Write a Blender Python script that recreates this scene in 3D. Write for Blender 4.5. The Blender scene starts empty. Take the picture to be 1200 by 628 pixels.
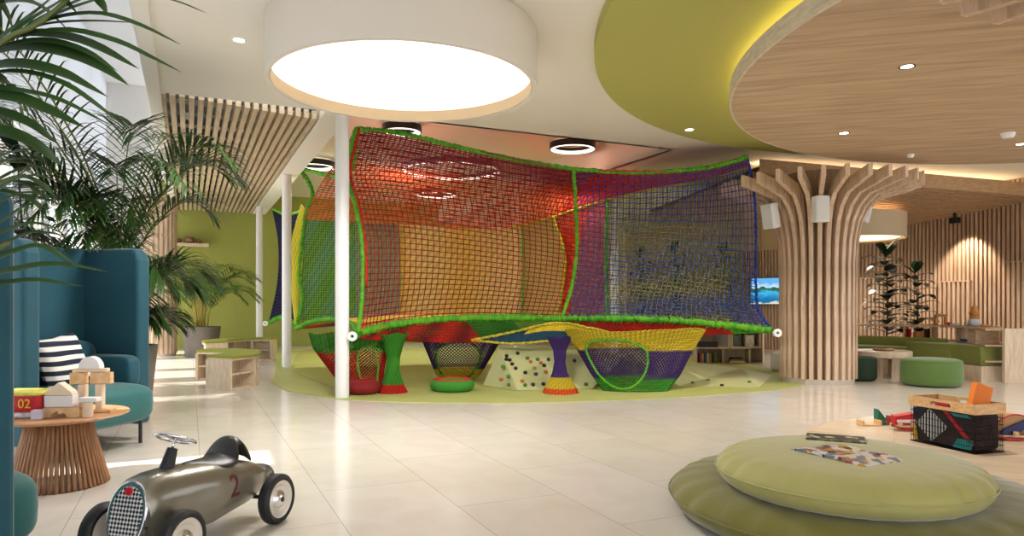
import bpy, math, random
import numpy as np
from mathutils import Vector, Matrix
random.seed(7)
rng = np.random.default_rng(7)
scene = bpy.context.scene
COL = scene.collection
PI = math.pi

# ---------------------------------------------------------------- camera, world, sun, exposure
F, EYE, CX, CY = 820.0, 1.1, 600.0, 355.0
cam_d = bpy.data.cameras.new('camera'); cam = bpy.data.objects.new('camera', cam_d); COL.objects.link(cam)
cam.location = (0, 0, EYE); cam.rotation_euler = (PI/2, 0, 0)
cam_d.sensor_width = 36; cam_d.lens = 36*F/1200; cam_d.shift_y = (CY-314)/1200; cam_d.clip_start = .02
scene.camera = cam
scene.view_settings.view_transform = 'Standard'; scene.view_settings.look = 'None'
scene.view_settings.gamma = 1; scene.view_settings.use_curve_mapping = False
scene.view_settings.exposure = 0.42
world = bpy.data.worlds.new('world'); scene.world = world; world.use_nodes = True
bg = world.node_tree.nodes['Background']; bg.inputs[0].default_value = (.93, .96, 1, 1); bg.inputs[1].default_value = 2.2
S_AX = Vector((.908, .419, 0)); T_AX = Vector((-.419, .908, 0))     # the room's own axes
def st(s, t, z=0): return S_AX*s + T_AX*t + Vector((0, 0, z))
def lamp(name, kind, loc, energy, color=(1, 1, 1), size=.1, aim=None, spot=None, blend=.5):
    d = bpy.data.lights.new(name, kind); d.energy = energy; d.color = color
    if kind == 'AREA': d.size = size; d.shape = 'DISK'
    elif kind in ('SPOT', 'POINT'): d.shadow_soft_size = size
    if spot: d.spot_size = math.radians(spot); d.spot_blend = blend
    o = bpy.data.objects.new(name, d); COL.objects.link(o); o.location = loc
    if aim is not None: o.rotation_euler = (Vector(aim)-Vector(loc)).to_track_quat('-Z', 'Y').to_euler()
    return o
sun = lamp('sun', 'SUN', (0, 0, 8), 6.0, (1, .95, .86)); sun.data.angle = math.radians(.6)
sd = S_AX*math.cos(math.radians(50)) - Vector((0, 0, math.sin(math.radians(50))))
sun.rotation_euler = sd.to_track_quat('-Z', 'Y').to_euler()

# ---------------------------------------------------------------- materials
def lin(c):
    return tuple(((v/255)/12.92 if v/255 <= .04045 else ((v/255+.055)/1.055)**2.4) for v in c) + (1,)
MATS = {}
def mat(name, rgb, rough=.6, metal=0, emit=None, noise=0, nscale=8, bump=0, bscale=60, spec=.5, sheen=0, coat=0, stretch=None):
    if name in MATS: return MATS[name]
    m = bpy.data.materials.new(name); m.use_nodes = True; nt = m.node_tree; b = nt.nodes['Principled BSDF']
    c = lin(rgb); b.inputs['Base Color'].default_value = c; b.inputs['Roughness'].default_value = rough
    b.inputs['Metallic'].default_value = metal; b.inputs['Specular IOR Level'].default_value = spec
    if sheen: b.inputs['Sheen Weight'].default_value = sheen; b.inputs['Sheen Roughness'].default_value = .4
    if coat: b.inputs['Coat Weight'].default_value = coat; b.inputs['Coat Roughness'].default_value = .08
    if emit: b.inputs['Emission Color'].default_value = lin(emit[0]); b.inputs['Emission Strength'].default_value = emit[1]
    if noise or bump:
        tc = nt.nodes.new('ShaderNodeTexCoord'); mp = nt.nodes.new('ShaderNodeMapping'); nt.links.new(tc.outputs['Object'], mp.inputs[0])
        if stretch: mp.inputs['Scale'].default_value = stretch
    if noise:
        n = nt.nodes.new('ShaderNodeTexNoise'); n.inputs['Scale'].default_value = nscale; n.inputs['Detail'].default_value = 5
        nt.links.new(mp.outputs[0], n.inputs['Vector'])
        r = nt.nodes.new('ShaderNodeValToRGB'); nt.links.new(n.outputs['Fac'], r.inputs[0])
        r.color_ramp.elements[0].position = .3; r.color_ramp.elements[1].position = .7
        r.color_ramp.elements[0].color = tuple(v*(1-noise) for v in c[:3])+(1,); r.color_ramp.elements[1].color = tuple(min(1, v*(1+noise*.6)) for v in c[:3])+(1,)
        nt.links.new(r.outputs[0], b.inputs['Base Color'])
    if bump:
        n = nt.nodes.new('ShaderNodeTexNoise'); n.inputs['Scale'].default_value = bscale; nt.links.new(mp.outputs[0], n.inputs['Vector'])
        bp = nt.nodes.new('ShaderNodeBump'); bp.inputs['Strength'].default_value = bump; bp.inputs['Distance'].default_value = .01
        nt.links.new(n.outputs['Fac'], bp.inputs['Height']); nt.links.new(bp.outputs[0], b.inputs['Normal'])
    MATS[name] = m; return m
def wood(name, c1, c2, rough=.5, scale=3, stretch=(1, 12, 12), rot=0, planks=0):
    if name in MATS: return MATS[name]
    m = bpy.data.materials.new(name); m.use_nodes = True; nt = m.node_tree; b = nt.nodes['Principled BSDF']; b.inputs['Roughness'].default_value = rough
    tc = nt.nodes.new('ShaderNodeTexCoord'); mr = nt.nodes.new('ShaderNodeMapping'); mr.inputs['Rotation'].default_value = (0, 0, rot)
    mp = nt.nodes.new('ShaderNodeMapping'); mp.inputs['Scale'].default_value = stretch
    nt.links.new(tc.outputs['Object'], mr.inputs[0]); nt.links.new(mr.outputs[0], mp.inputs[0])
    n = nt.nodes.new('ShaderNodeTexNoise'); n.inputs['Scale'].default_value = scale; n.inputs['Detail'].default_value = 8; n.inputs['Distortion'].default_value = .6
    nt.links.new(mp.outputs[0], n.inputs['Vector'])
    r = nt.nodes.new('ShaderNodeValToRGB'); r.color_ramp.elements[0].position = .32; r.color_ramp.elements[1].position = .66
    r.color_ramp.elements[0].color = lin(c1); r.color_ramp.elements[1].color = lin(c2); nt.links.new(n.outputs['Fac'], r.inputs[0])
    out = r.outputs[0]
    if planks:
        bk = nt.nodes.new('ShaderNodeTexBrick'); bk.inputs['Scale'].default_value = 1; bk.inputs['Brick Width'].default_value = 2.2; bk.inputs['Row Height'].default_value = planks
        bk.inputs['Mortar Size'].default_value = .003; bk.inputs['Color1'].default_value = (1, 1, 1, 1); bk.inputs['Color2'].default_value = (.82, .8, .78, 1); bk.inputs['Mortar'].default_value = (.55, .45, .35, 1)
        nt.links.new(mr.outputs[0], bk.inputs['Vector'])
        mx = nt.nodes.new('ShaderNodeMixRGB'); mx.blend_type = 'MULTIPLY'; mx.inputs[0].default_value = 1
        nt.links.new(out, mx.inputs[1]); nt.links.new(bk.outputs['Color'], mx.inputs[2]); out = mx.outputs[0]
    nt.links.new(out, b.inputs['Base Color']); MATS[name] = m; return m
def yarn_mat():
    m = bpy.data.materials.new('yarn'); m.use_nodes = True; nt = m.node_tree; b = nt.nodes['Principled BSDF']
    a = nt.nodes.new('ShaderNodeAttribute'); a.attribute_name = 'Col'; nt.links.new(a.outputs['Color'], b.inputs['Base Color'])
    b.inputs['Roughness'].default_value = .75; b.inputs['Specular IOR Level'].default_value = .25; return m
YARN = yarn_mat()
def tile_floor():
    m = bpy.data.materials.new('stone_tiles'); m.use_nodes = True; nt = m.node_tree; b = nt.nodes['Principled BSDF']
    tc = nt.nodes.new('ShaderNodeTexCoord'); mp = nt.nodes.new('ShaderNodeMapping'); mp.inputs['Rotation'].default_value = (0, 0, -math.atan2(.419, .908)-PI/2)
    mp.inputs['Location'].default_value = (.2, .07, 0)
    nt.links.new(tc.outputs['Object'], mp.inputs[0])
    bk = nt.nodes.new('ShaderNodeTexBrick'); bk.inputs['Scale'].default_value = 1; bk.inputs['Brick Width'].default_value = 1.25; bk.inputs['Row Height'].default_value = .625
    bk.inputs['Mortar Size'].default_value = .0022; bk.inputs['Color1'].default_value = lin((224, 217, 208)); bk.inputs['Color2'].default_value = lin((219, 212, 201)); bk.inputs['Mortar'].default_value = lin((176, 165, 150))
    nt.links.new(mp.outputs[0], bk.inputs['Vector'])
    n = nt.nodes.new('ShaderNodeTexNoise'); n.inputs['Scale'].default_value = 3; n.inputs['Detail'].default_value = 8; n.inputs['Distortion'].default_value = 1; nt.links.new(mp.outputs[0], n.inputs['Vector'])
    r = nt.nodes.new('ShaderNodeValToRGB'); r.color_ramp.elements[0].position = .35; r.color_ramp.elements[1].position = .6
    r.color_ramp.elements[0].color = (.95, .935, .92, 1); r.color_ramp.elements[1].color = (1, 1, 1, 1); nt.links.new(n.outputs['Fac'], r.inputs[0])
    mx = nt.nodes.new('ShaderNodeMixRGB'); mx.blend_type = 'MULTIPLY'; mx.inputs[0].default_value = 1
    nt.links.new(bk.outputs['Color'], mx.inputs[1]); nt.links.new(r.outputs[0], mx.inputs[2]); nt.links.new(mx.outputs[0], b.inputs['Base Color'])
    b.inputs['Roughness'].default_value = .17; b.inputs['Specular IOR Level'].default_value = .55; return m

# ---------------------------------------------------------------- mesh helpers
def fl(x, y, z=0.0):                       # floor-plan helper: the spot on height z seen at a photo point
    Y = F*(z-EYE)/(CY-y); return Vector(((x-CX)*Y/F, Y, z))
def at(x, y, Y): return Vector(((x-CX)*Y/F, Y, EYE+(CY-y)*Y/F))
class MB:
    def __init__(s): s.v = []; s.f = []; s.c = []; s.smooth_from = None
    def add(s, vs, fs, M=None, col=None):
        o = len(s.v)
        if M is not None: vs = [M @ Vector(v) for v in vs]
        s.v += [tuple(v) for v in vs]; s.f += [tuple(i+o for i in f) for f in fs]
        if col is not None: s.c += [tuple(col)]*len(vs) if not isinstance(col[0], (list, tuple, np.ndarray)) else [tuple(c) for c in col]
        return s
    def box(s, c, size, rz=0, M=None, col=None):
        a, b, d = size[0]/2, size[1]/2, size[2]/2
        vs = [(x, y, z) for x in (-a, a) for y in (-b, b) for z in (-d, d)]
        fs = [(0, 1, 3, 2), (4, 6, 7, 5), (0, 4, 5, 1), (2, 3, 7, 6), (0, 2, 6, 4), (1, 5, 7, 3)]
        T = Matrix.Translation(c) @ Matrix.Rotation(rz, 4, 'Z')
        return s.add(vs, fs, (M @ T) if M is not None else T, col)
    def prism(s, poly, z0, z1, M=None, holes=None):   # polygon (x,y) extruded in z
        n = len(poly); vs = [(p[0], p[1], z0) for p in poly]+[(p[0], p[1], z1) for p in poly]
        fs = [tuple(range(n-1, -1, -1)), tuple(range(n, 2*n))]+[(i, (i+1) % n, n+(i+1) % n, n+i) for i in range(n)]
        return s.add(vs, fs, M)
    def lathe(s, prof, n=32, M=None, close=False, a0=0, a1=2*PI):
        vs = []; full = abs(a1-a0-2*PI) < 1e-6; k = n if full else n+1; m = len(prof)
        for i in range(k):
            a = a0+(a1-a0)*i/n
            for r, z in prof: vs.append((r*math.cos(a), r*math.sin(a), z))
        fs = []
        for i in range(n):
            j = (i+1) % k
            for p in range(m-1 if not close else m):
                q = (p+1) % m; fs.append((i*m+p, j*m+p, j*m+q, i*m+q))
        if not full and close: fs += [tuple(range(m)), tuple(range((k-1)*m+m-1, (k-1)*m-1, -1))]
        return s.add(vs, fs, M)
    def tube(s, pts, r, n=6, col=None, caps=True):
        P = np.array([tuple(p) for p in pts], float); m = len(P)
        T = np.gradient(P, axis=0); T /= (np.linalg.norm(T, axis=1)[:, None]+1e-9)
        ref = np.array([0.13, .21, 1.0]) if abs(T[:, 2]).mean() < .8 else np.array([1., .2, .1])
        A = np.cross(T, ref); A /= (np.linalg.norm(A, axis=1)[:, None]+1e-9); B = np.cross(T, A)
        R = np.broadcast_to(np.array(r, float), (m,))
        an = np.arange(n)*2*PI/n
        V = P[:, None]+R[:, None, None]*(A[:, None]*np.cos(an)[None, :, None]+B[:, None]*np.sin(an)[None, :, None])
        o = len(s.v); s.v += [tuple(x) for x in V.reshape(-1, 3)]
        for i in range(m-1):
            for j in range(n):
                k = (j+1) % n; s.f.append((o+i*n+j, o+i*n+k, o+(i+1)*n+k, o+(i+1)*n+j))
        if caps: s.f += [tuple(o+j for j in range(n-1, -1, -1)), tuple(o+(m-1)*n+j for j in range(n))]
        if col is not None:
            C = [tuple(c) for c in col] if not isinstance(col[0], (int, float)) else [tuple(col)]*m
            for c in C: s.c += [c]*n
        return s
    def sell(s, c, size, e=.35, nu=32, nv=16, rz=0, M=None, e2=None, wob=0):     # rounded, cushion-like block
        e2 = e2 or e; sg = lambda x, p: math.copysign(abs(x)**p, x); vs = []
        for j in range(nv+1):
            ph = -PI/2+PI*j/nv
            for i in range(nu):
                th = 2*PI*i/nu; k = 1+wob*math.sin(th*23+j*.9)*math.cos(ph)**2*math.sin(th*7+1)
                vs.append((size[0]/2*sg(math.cos(ph), e2)*sg(math.cos(th), e)*k, size[1]/2*sg(math.cos(ph), e2)*sg(math.sin(th), e)*k, size[2]/2*sg(math.sin(ph), e2)))
        fs = [(j*nu+i, j*nu+(i+1) % nu, (j+1)*nu+(i+1) % nu, (j+1)*nu+i) for j in range(nv) for i in range(nu)]
        T = Matrix.Translation(c) @ Matrix.Rotation(rz, 4, 'Z')
        return s.add(vs, fs, (M @ T) if M is not None else T)
    def build(s, name, m, parent=None, smooth=False, bevel=0, local=False, label=None, seg=2):
        vs = s.v
        if parent is not None and not local:
            o = parent
            off = Vector((0, 0, 0))
            while o is not None: off += o.location; o = o.parent
            vs = [(a-off.x, b-off.y, c-off.z) for a, b, c in vs]
        me = bpy.data.meshes.new(name); me.from_pydata(vs, [], s.f)
        for mm in (m if isinstance(m, list) else [m]): me.materials.append(mm)
        if s.c and len(s.c) == len(s.v):
            at_ = me.color_attributes.new('Col', 'FLOAT_COLOR', 'POINT')
            at_.data.foreach_set('color', np.array(s.c, dtype=np.float32).reshape(-1))
        me.validate(); me.update()
        o = bpy.data.objects.new(name, me); COL.objects.link(o)
        if parent is not None: o.parent = parent
        if smooth:
            me.polygons.foreach_set('use_smooth', [True]*len(me.polygons))
            if smooth != 'all':
                try: me.set_sharp_from_angle(angle=math.radians(40))
                except Exception: pass
        if bevel:
            b = o.modifiers.new('bevel', 'BEVEL'); b.width = bevel; b.segments = seg; b.limit_method = 'ANGLE'
        if label: o['label'] = label
        return o
def tag(o, label, cat, group=None):
    o['label'] = label; o['category'] = cat
    if group: o['group'] = group
    return o
def struct(o): o['kind'] = 'structure'; return o
def thing(name, label, cat, loc=(0, 0, 0), rz=0, group=None):
    o = bpy.data.objects.new(name, None); COL.objects.link(o); o.location = loc; o.rotation_euler = (0, 0, rz); o.empty_display_size = .1
    return tag(o, label, cat, group)
def dup(root, loc, rz, label, scale=None):
    r = root.copy(); COL.objects.link(r); r.location = loc; r.rotation_euler = (0, 0, rz); r['label'] = label
    if scale: r.scale = (scale,)*3
    for ch in list(root.children):
        c = ch.copy(); COL.objects.link(c); c.parent = r
        for g in list(ch.children):
            d = g.copy(); COL.objects.link(d); d.parent = c
    return r
def text_mb(txt, size, M, warp=None, extrude=.002):
    cu = bpy.data.curves.new('t', 'FONT'); cu.body = txt; cu.size = size; cu.extrude = extrude; cu.align_x = 'CENTER'; cu.align_y = 'CENTER'; cu.resolution_u = 3
    ob = bpy.data.objects.new('t', cu); COL.objects.link(ob); bpy.context.view_layer.update()
    me = ob.evaluated_get(bpy.context.evaluated_depsgraph_get()).to_mesh()
    vs = [v.co.copy() for v in me.vertices]; fs = [tuple(p.vertices) for p in me.polygons]
    bpy.data.objects.remove(ob); bpy.data.curves.remove(cu)
    if warp: vs = [warp(v) for v in vs]
    return MB().add(vs, fs, M)

# palette
WHITE = mat('white_paint', (236, 232, 224), .5); CREAM = mat('ceiling_paint', (240, 235, 226), .85)
PURE = mat('white_gloss', (240, 240, 240), .25); BLACK = mat('black_metal', (22, 22, 24), .4)
OAK = wood('oak', (176, 142, 108), (206, 176, 142)); OAKV = wood('oak_vertical', (172, 140, 110), (206, 176, 146), stretch=(12, 12, 1))
PALE = wood('pale_oak', (205, 182, 152), (228, 210, 184), stretch=(10, 10, 1.5)); WALN = wood('table_wood', (140, 96, 62), (176, 130, 90), stretch=(10, 10, 1))
DARKB = mat('dark_brown', (74, 54, 40), .8); CHROME = mat('chrome', (225, 225, 228), .2, 1)
GREENW = mat('lime_paint', (162, 168, 84), .8, noise=.04); TEAL = mat('teal_velvet', (6, 74, 90), .75, sheen=.4, noise=.12, nscale=5, bump=.15, bscale=300)
SEAT = mat('sea_green_velvet', (30, 98, 98), .7, sheen=.35, noise=.08, nscale=5)
MOSS = mat('moss_velvet', (116, 110, 40), .8, sheen=.5, noise=.1, nscale=3, bump=.25, bscale=14)
SAGE = mat('sage_velvet', (172, 166, 100), .8, sheen=.4, noise=.05, nscale=3, bump=.2, bscale=14)
LEAF = mat('palm_leaf', (46, 78, 28), .45, noise=.35, nscale=3); LEAF2 = mat('areca_leaf', (84, 124, 34), .45, noise=.3, nscale=3); STEM = mat('palm_stem', (120, 120, 54), .6, noise=.2)
LEAF3 = mat('rubber_leaf', (24, 48, 28), .3, noise=.3, nscale=4); SOIL = mat('soil', (52, 38, 28), .95, noise=.3, nscale=30)
CONC = mat('grey_planter', (116, 108, 98), .8, noise=.12, nscale=6)

# ================================================================ THE SETTING
ZC = 3.3; ZR = 3.8
def quad_st(mb, s0, s1, t0, t1, z, th=.06):
    p = [st(s0, t0), st(s1, t0), st(s1, t1), st(s0, t1)]; mb.prism([(a.x, a.y) for a in p], z, z+th)
m = MB(); m.box((3, 9, -.05), (34, 34, .1)); struct(m.build('floor', tile_floor()))
# ceiling: lower field, recess over the net, skylight strip at left
m = MB(); quad_st(m, -.38, 16, -8, 8.17, ZC); quad_st(m, 1.42, 1.72, 8.17, 18.4, ZC, .5); quad_st(m, 6.27, 16, 8.17, 24, ZC)
quad_st(m, -.38, -.3, 8.17, 18.4, ZC); struct(m.build('ceiling', CREAM))
m = MB(); quad_st(m, 1.4, 6.4, 8.1, 24, ZR); quad_st(m, 1.72, 6.27, 8.11, 8.17, ZC, .5); quad_st(m, 6.27, 6.33, 8.17, 24, ZC, .5)
quad_st(m, -.38, 1.5, 8.1, 18.5, 4.0); struct(m.build('ceiling', mat('recess_paint', (238, 228, 210), .85)))
m = MB(); quad_st(m, -.38, -.27, -4, 18.4, ZC-.03, .03); quad_st(m, -.40, -.38, -8, 18.4, ZC, 3.0); struct(m.build('trim_1', WHITE))
m = MB(); quad_st(m, -1.9, -.38, -8, 19, 6.2); struct(m.build('ceiling', mat('added_roof_blind', (240, 242, 246), .7)))  # closed roof over the skylight strip, added to keep direct sun out
# slatted ceiling field
SLAT = wood('slat_wood', (186, 164, 134), (216, 196, 166), rot=-math.atan2(.908, -.419))
root = thing('slatted_ceiling', 'rectangular open timber slat ceiling field left of the round white lamp', 'ceiling panel', st(.5, 13, ZC))
m = MB(); n = 18
for i in range(n):
    s = -.26+1.62*i/(n-1); t0 = 8.2+.23*(s+.32)
    c = st(s, (t0+18.3)/2, ZC+.05); m.box(c, (.056, 18.3-t0, .10), math.atan2(T_AX.y, T_AX.x)-PI/2)
m.build('slats', SLAT, root)
m = MB()
for k in range(16):
    t = 8.9+k*.62; m.box(st(.55, t, ZC+.2), (1.75, .07, .08), math.atan2(S_AX.y, S_AX.x))
m.build('carrier_rails', BLACK, root)
m = MB()
for k in range(3): m.box(st(.55, 10.6+k*2.9, ZC+.42), (1.75, .5, .2), math.atan2(S_AX.y, S_AX.x))
m.build('duct', mat('duct_paint', (150, 140, 124), .7), root)
m = MB()
for k in range(9):
    m.lathe([(0, 0), (.04, 0), (.04, .07), (0, .07)], 10, Matrix.Translation(st(random.choice([-.05, .45, .95])+.045, 8.8+k*1.05, ZC+.15)))
m.build('plenum_downlights', PURE, root)  # small downlights above the slats, modelled as plain unlit white dots
# walls
def wall(name, a, b, z0, z1, mtl, th=.12):
    a, b = Vector(a), Vector(b); d = (b-a); L = d.length; mid = (a+b)/2; n_ = Vector((-d.y, d.x, 0)).normalized()
    return struct(MB().box((mid.x+n_.x*th/2, mid.y+n_.y*th/2, (z0+z1)/2), (L, th, z1-z0), math.atan2(d.y, d.x)).build(name, mtl))
a = st(-.62, 18.45); b = st(7.2, 18.45); wall('wall_back', a, b, 0, 4.0, GREENW)
a = st(-2.2, 18.6); b = st(-.6, 18.6); wall('wall_back_left', a, b, 0, 6.3, mat('bright_wall', (232, 230, 226), .8))
a = st(7.2, 18.45); b = st(12.5, 18.45); wall('wall_back_middle', a, b, 0, 4.0, mat('tan_paint', (206, 184, 150), .85))
W = [Vector((10.2, 9.7, 0)), Vector((8.0, 14.4, 0)), Vector((5.97, 16.7, 0)), Vector((3.6, 21.9, 0))]
TAN = mat('bulkhead_paint', (200, 174, 138), .85); BACKING = mat('slat_wall_backing', (110, 78, 56), .8)
SW = wood('wall_slat_wood', (184, 150, 122), (210, 178, 148), stretch=(10, 10, 1), scale=2)
for i, (nm, hh) in enumerate([('wall_right', 3.3), ('wall_far_right', 2.35), ('wall_far', 2.35)]):
    a, b = W[i], W[i+1]; d = b-a; L = d.length; u = d.normalized(); nrm = Vector((-u.y, u.x, 0)); rz = math.atan2(d.y, d.x)
    if nrm.dot(-(a+b)/2) > 0: nrm = -nrm      # nrm points away from the room
    m = MB(); mid = (a+b)/2+nrm*.06; m.box((mid.x, mid.y, 1.65), (L, .1, 3.3), rz); struct(m.build(nm, BACKING if i == 0 else TAN))
    m = MB(); k = int(L/.078)
    for j in range(k):
        p = a+u*(j+.5)*L/k; m.box((p.x, p.y, hh/2), (.044, .05, hh), rz)
    struct(m.build('trim_%d' % (i+2), SW))
    if i > 0:
        m = MB(); mm = (a+b)/2-nrm*.01; m.box((mm.x, mm.y, (hh+3.3)/2), (L, .08, 3.3-hh), rz)
        m.box((mm.x, mm.y, 1.1), (L, .02, 2.2), rz, M=Matrix.Translation(nrm*.03)); struct(m.build('trim_%d' % (i+10), TAN))
    m = MB()                                   # second, thicker layer of slats with a ledge on top
    for (f0, f1, zt) in ([(.44, .60, 1.82), (.22, .36, 1.75), (.72, .84, 1.5)] if i == 0 else [(.1, .42, 1.62)] if i == 1 else []):
        q = int((f1-f0)*L/.078)
        for j in range(q):
            p = a+u*((f0+(f1-f0)*(j+.5)/q)*L)-nrm*.05; m.box((p.x, p.y, zt/2), (.05, .06, zt), rz)
        p = a+u*(f0+f1)/2*L-nrm*.05; m.box((p.x, p.y, zt+.012), ((f1-f0)*L, .08, .024), rz)
    if m.v: struct(m.build('trim_%d' % (i+5), SW))
# facade at left; added blinds leave gaps shaped to throw the sun streaks
FS = -1.75; gaps = [(.2, .8), (5.0, 5.55), (7.6, 7.72), (8.4, 9.2), (10.3, 10.8), (11.4, 12.6), (13.0, 15.2), (15.8, 17.8)]
BL = bpy.data.materials.new('added_sheer_blind'); BL.use_nodes = True; nt = BL.node_tree; b_ = nt.nodes['Principled BSDF']; b_.inputs['Base Color'].default_value = (.85, .87, .9, 1); b_.inputs['Roughness'].default_value = 1
tr = nt.nodes.new('ShaderNodeBsdfTranslucent'); tr.inputs[0].default_value = (.8, .84, .9, 1); mx = nt.nodes.new('ShaderNodeMixShader'); mx.inputs[0].default_value = .3
nt.links.new(b_.outputs[0], mx.inputs[1]); nt.links.new(tr.outputs[0], mx.inputs[2]); nt.links.new(mx.outputs[0], nt.nodes['Material Output'].inputs[0])
m = MB(); t = -6
for (g0, g1) in gaps+[(18.6, 18.7)]:
    quad_st(m, FS, FS+.01, t, g0, 0.02, 2.94); t = g1
quad_st(m, FS, FS+.01, -6, 18.6, 3.1, 3.1)
struct(m.build('window_1', BL))
m = MB()
quad_st(m, FS-.2, FS-.02, -6, 18.6, 2.95, .18)
for (g0, g1) in gaps:
    for g in (g0, g1): quad_st(m, FS-.12, FS-.02, g-.03, g+.03, 0, 6.2)
struct(m.build('trim_8', WHITE))
# green play floor, oak inlay
GF = mat('green_rubber', (182, 188, 112), .45, noise=.05, nscale=2)
px = [(311, 410.5), (324, 424), (322, 440), (318, 448), (335, 458), (365, 464), (400, 468.5), (480, 472), (600, 472.5), (720, 469.5), (820, 464.5), (900, 458.5), (940, 452), (958, 444), (930, 436), (860, 424), (800, 415), (770, 409), (700, 405)]
m = MB(); m.prism([(fl(*p).x, fl(*p).y) for p in px][::-1], .0, .006); struct(m.build('floor', GF))
m = MB(); m.lathe([(0, 0), (2.0, 0), (2.0, .006), (0, .006)], 80, Matrix.Translation((4.2, 4.88, 0)))
struct(m.build('floor', wood('inlay_oak', (218, 196, 166), (234, 216, 190), rough=.4, rot=.5, planks=.19)))
from mathutils.geometry import intersect_line_plane
# padded climbing bank with holds
bank = thing('climbing_bank', 'pale green padded slope under the net, dotted with small coloured climbing holds', 'climbing ramp', fl(640, 450))
def V(x, y, z=0): return fl(x, y, z)
vs = [V(566, 452), V(607, 458.5), V(700, 458), V(890, 455), V(905, 440), V(585, 408, .5), V(690, 412, .48), V(735, 415, .40), V(868, 432, .12)]
nb = len(vs); vs += [Vector((v.x*1.08, v.y+1.3, 0.0)) for v in vs[5:]]
fs = [(0, 1, 5), (1, 2, 6, 5), (2, 3, 8, 7), (2, 7, 6), (3, 4, 8), (5, 6, 10, 9), (6, 7, 11, 10), (7, 8, 12, 11), (5, 9, 0), (8, 4, 12)]
vs[2] = V(694, 456); vs.insert(3, V(704, 447)); vs.insert(4, V(796, 453)); vs[8] = intersect_line_plane(Vector((0, 0, EYE)), at(690, 411, 10), vs[1], (vs[2]-vs[1]).cross(vs[7]-vs[1])); fs = [tuple(i+2 if i > 2 else i for i in f) for f in fs if f != (2, 3, 8, 7)]+[(2, 3, 9), (3, 4, 10, 9), (4, 5, 10)]
MB().add([Vector((v.x, v.y, v.z+.01)) for v in vs], fs).build('padded_slope', mat('pale_green_pad', (196, 196, 140), .6, noise=.04, nscale=3), bank)
pt = [(340, 431), (395, 457), (478, 456.5), (577, 455), (600, 458), (890, 456), (905, 440), (868, 425), (800, 416), (700, 409), (560, 409.5), (400, 410.5), (350, 412)]
m = MB(); m.prism([(fl(*p).x, fl(*p).y) for p in pt][::-1], .006, .01); struct(m.build('floor', mat('pit_rubber', (176, 178, 96), .6, noise=.05, nscale=2)))
crs = {'k': (30, 30, 34), 'g': (70, 120, 50), 'o': (190, 100, 50), 'b': (40, 60, 90), 'y': (160, 140, 60)}
hp = [(191, 330, 'k'), (190, 353, 'k'), (211, 357, 'k'), (228, 384, 'k'), (252, 413, 'k'), (168, 402, 'g'), (265, 312, 'k'), (330, 345, 'g'), (352, 368, 'o'), (398, 353, 'g'), (421, 376, 'o'), (470, 353, 'b'), (442, 394, 'k'),
      (377, 412, 'y'), (316, 442, 'k'), (386, 452, 'b'), (452, 438, 'o'), (155, 487, 'o'), (203, 468, 'g'), (205, 522, 'g'), (295, 498, 'o'), (315, 525, 'g'), (368, 522, 'k'), (436, 517, 'k'), (645, 362, 'b'), (722, 520, 'g')]
pts = [(560+x/5.706, 360+y/5.706, c) for x, y, c in hp]+[(802, 444, 'b'), (812, 450, 'g'), (830, 447, 'g'), (846, 453, 'k'), (878, 449, 'g'), (788, 449, 'y')]
P0, P1_, P2_ = vs[1], vs[2], vs[7]; nA = (P1_-P0).cross(P2_-P0).normalized(); nB = (vs[5]-vs[4]).cross(vs[10]-vs[4]).normalized()
for x, y, c in pts:
    pl, nn = (P0, nA) if x < 706 else (vs[4], nB)
    q = intersect_line_plane(Vector((0, 0, EYE)), at(x, y, 10), pl, nn); nn2 = nn if nn.y < 0 else -nn
    h = MB().sell(q+nn2*.012, (.055, .05, .05), .8, 10, 6, rz=random.random()*3); h.build('hold', mat('hold_'+c, crs[c], .6), bank, smooth='all')
# posts
def post(x, y, r, zt, label):
    p = fl(x, y); o = MB().lathe([(0, 0), (r, 0), (r, zt-.005), (0, zt-.005)], 28, Matrix.Translation(p)).build('post', PURE, smooth=True)
    return tag(o, label, 'post')
post(401, 466, .08, ZC, 'thick white round post nearest the viewer, at the net corner')
post(336, 430, .078, ZC, 'middle white round post of the left row, between the nearest post and the farthest')
post(304, 411.5, .075, ZC, 'farthest and thinnest white post of the left row, by the green wall')
o = MB().lathe([(0, 0), (.075, 0), (.075, ZC-.01), (0, ZC-.01)], 20, Matrix.Translation(at(720, 355, 13.2)-Vector((0, 0, 1.1)))).build('post', PURE, smooth=True); tag(o, 'white post seen through the right half of the net, beside a green cord', 'post')
o = MB().lathe([(0, 0), (.075, 0), (.075, ZR-.01), (0, ZR-.01)], 20, Matrix.Translation(at(607, 355, 13.3)-Vector((0, 0, 1.1)))).build('post', PURE, smooth=True); tag(o, 'white post seen through the yellow netting at the middle of the net room', 'post')

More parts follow.
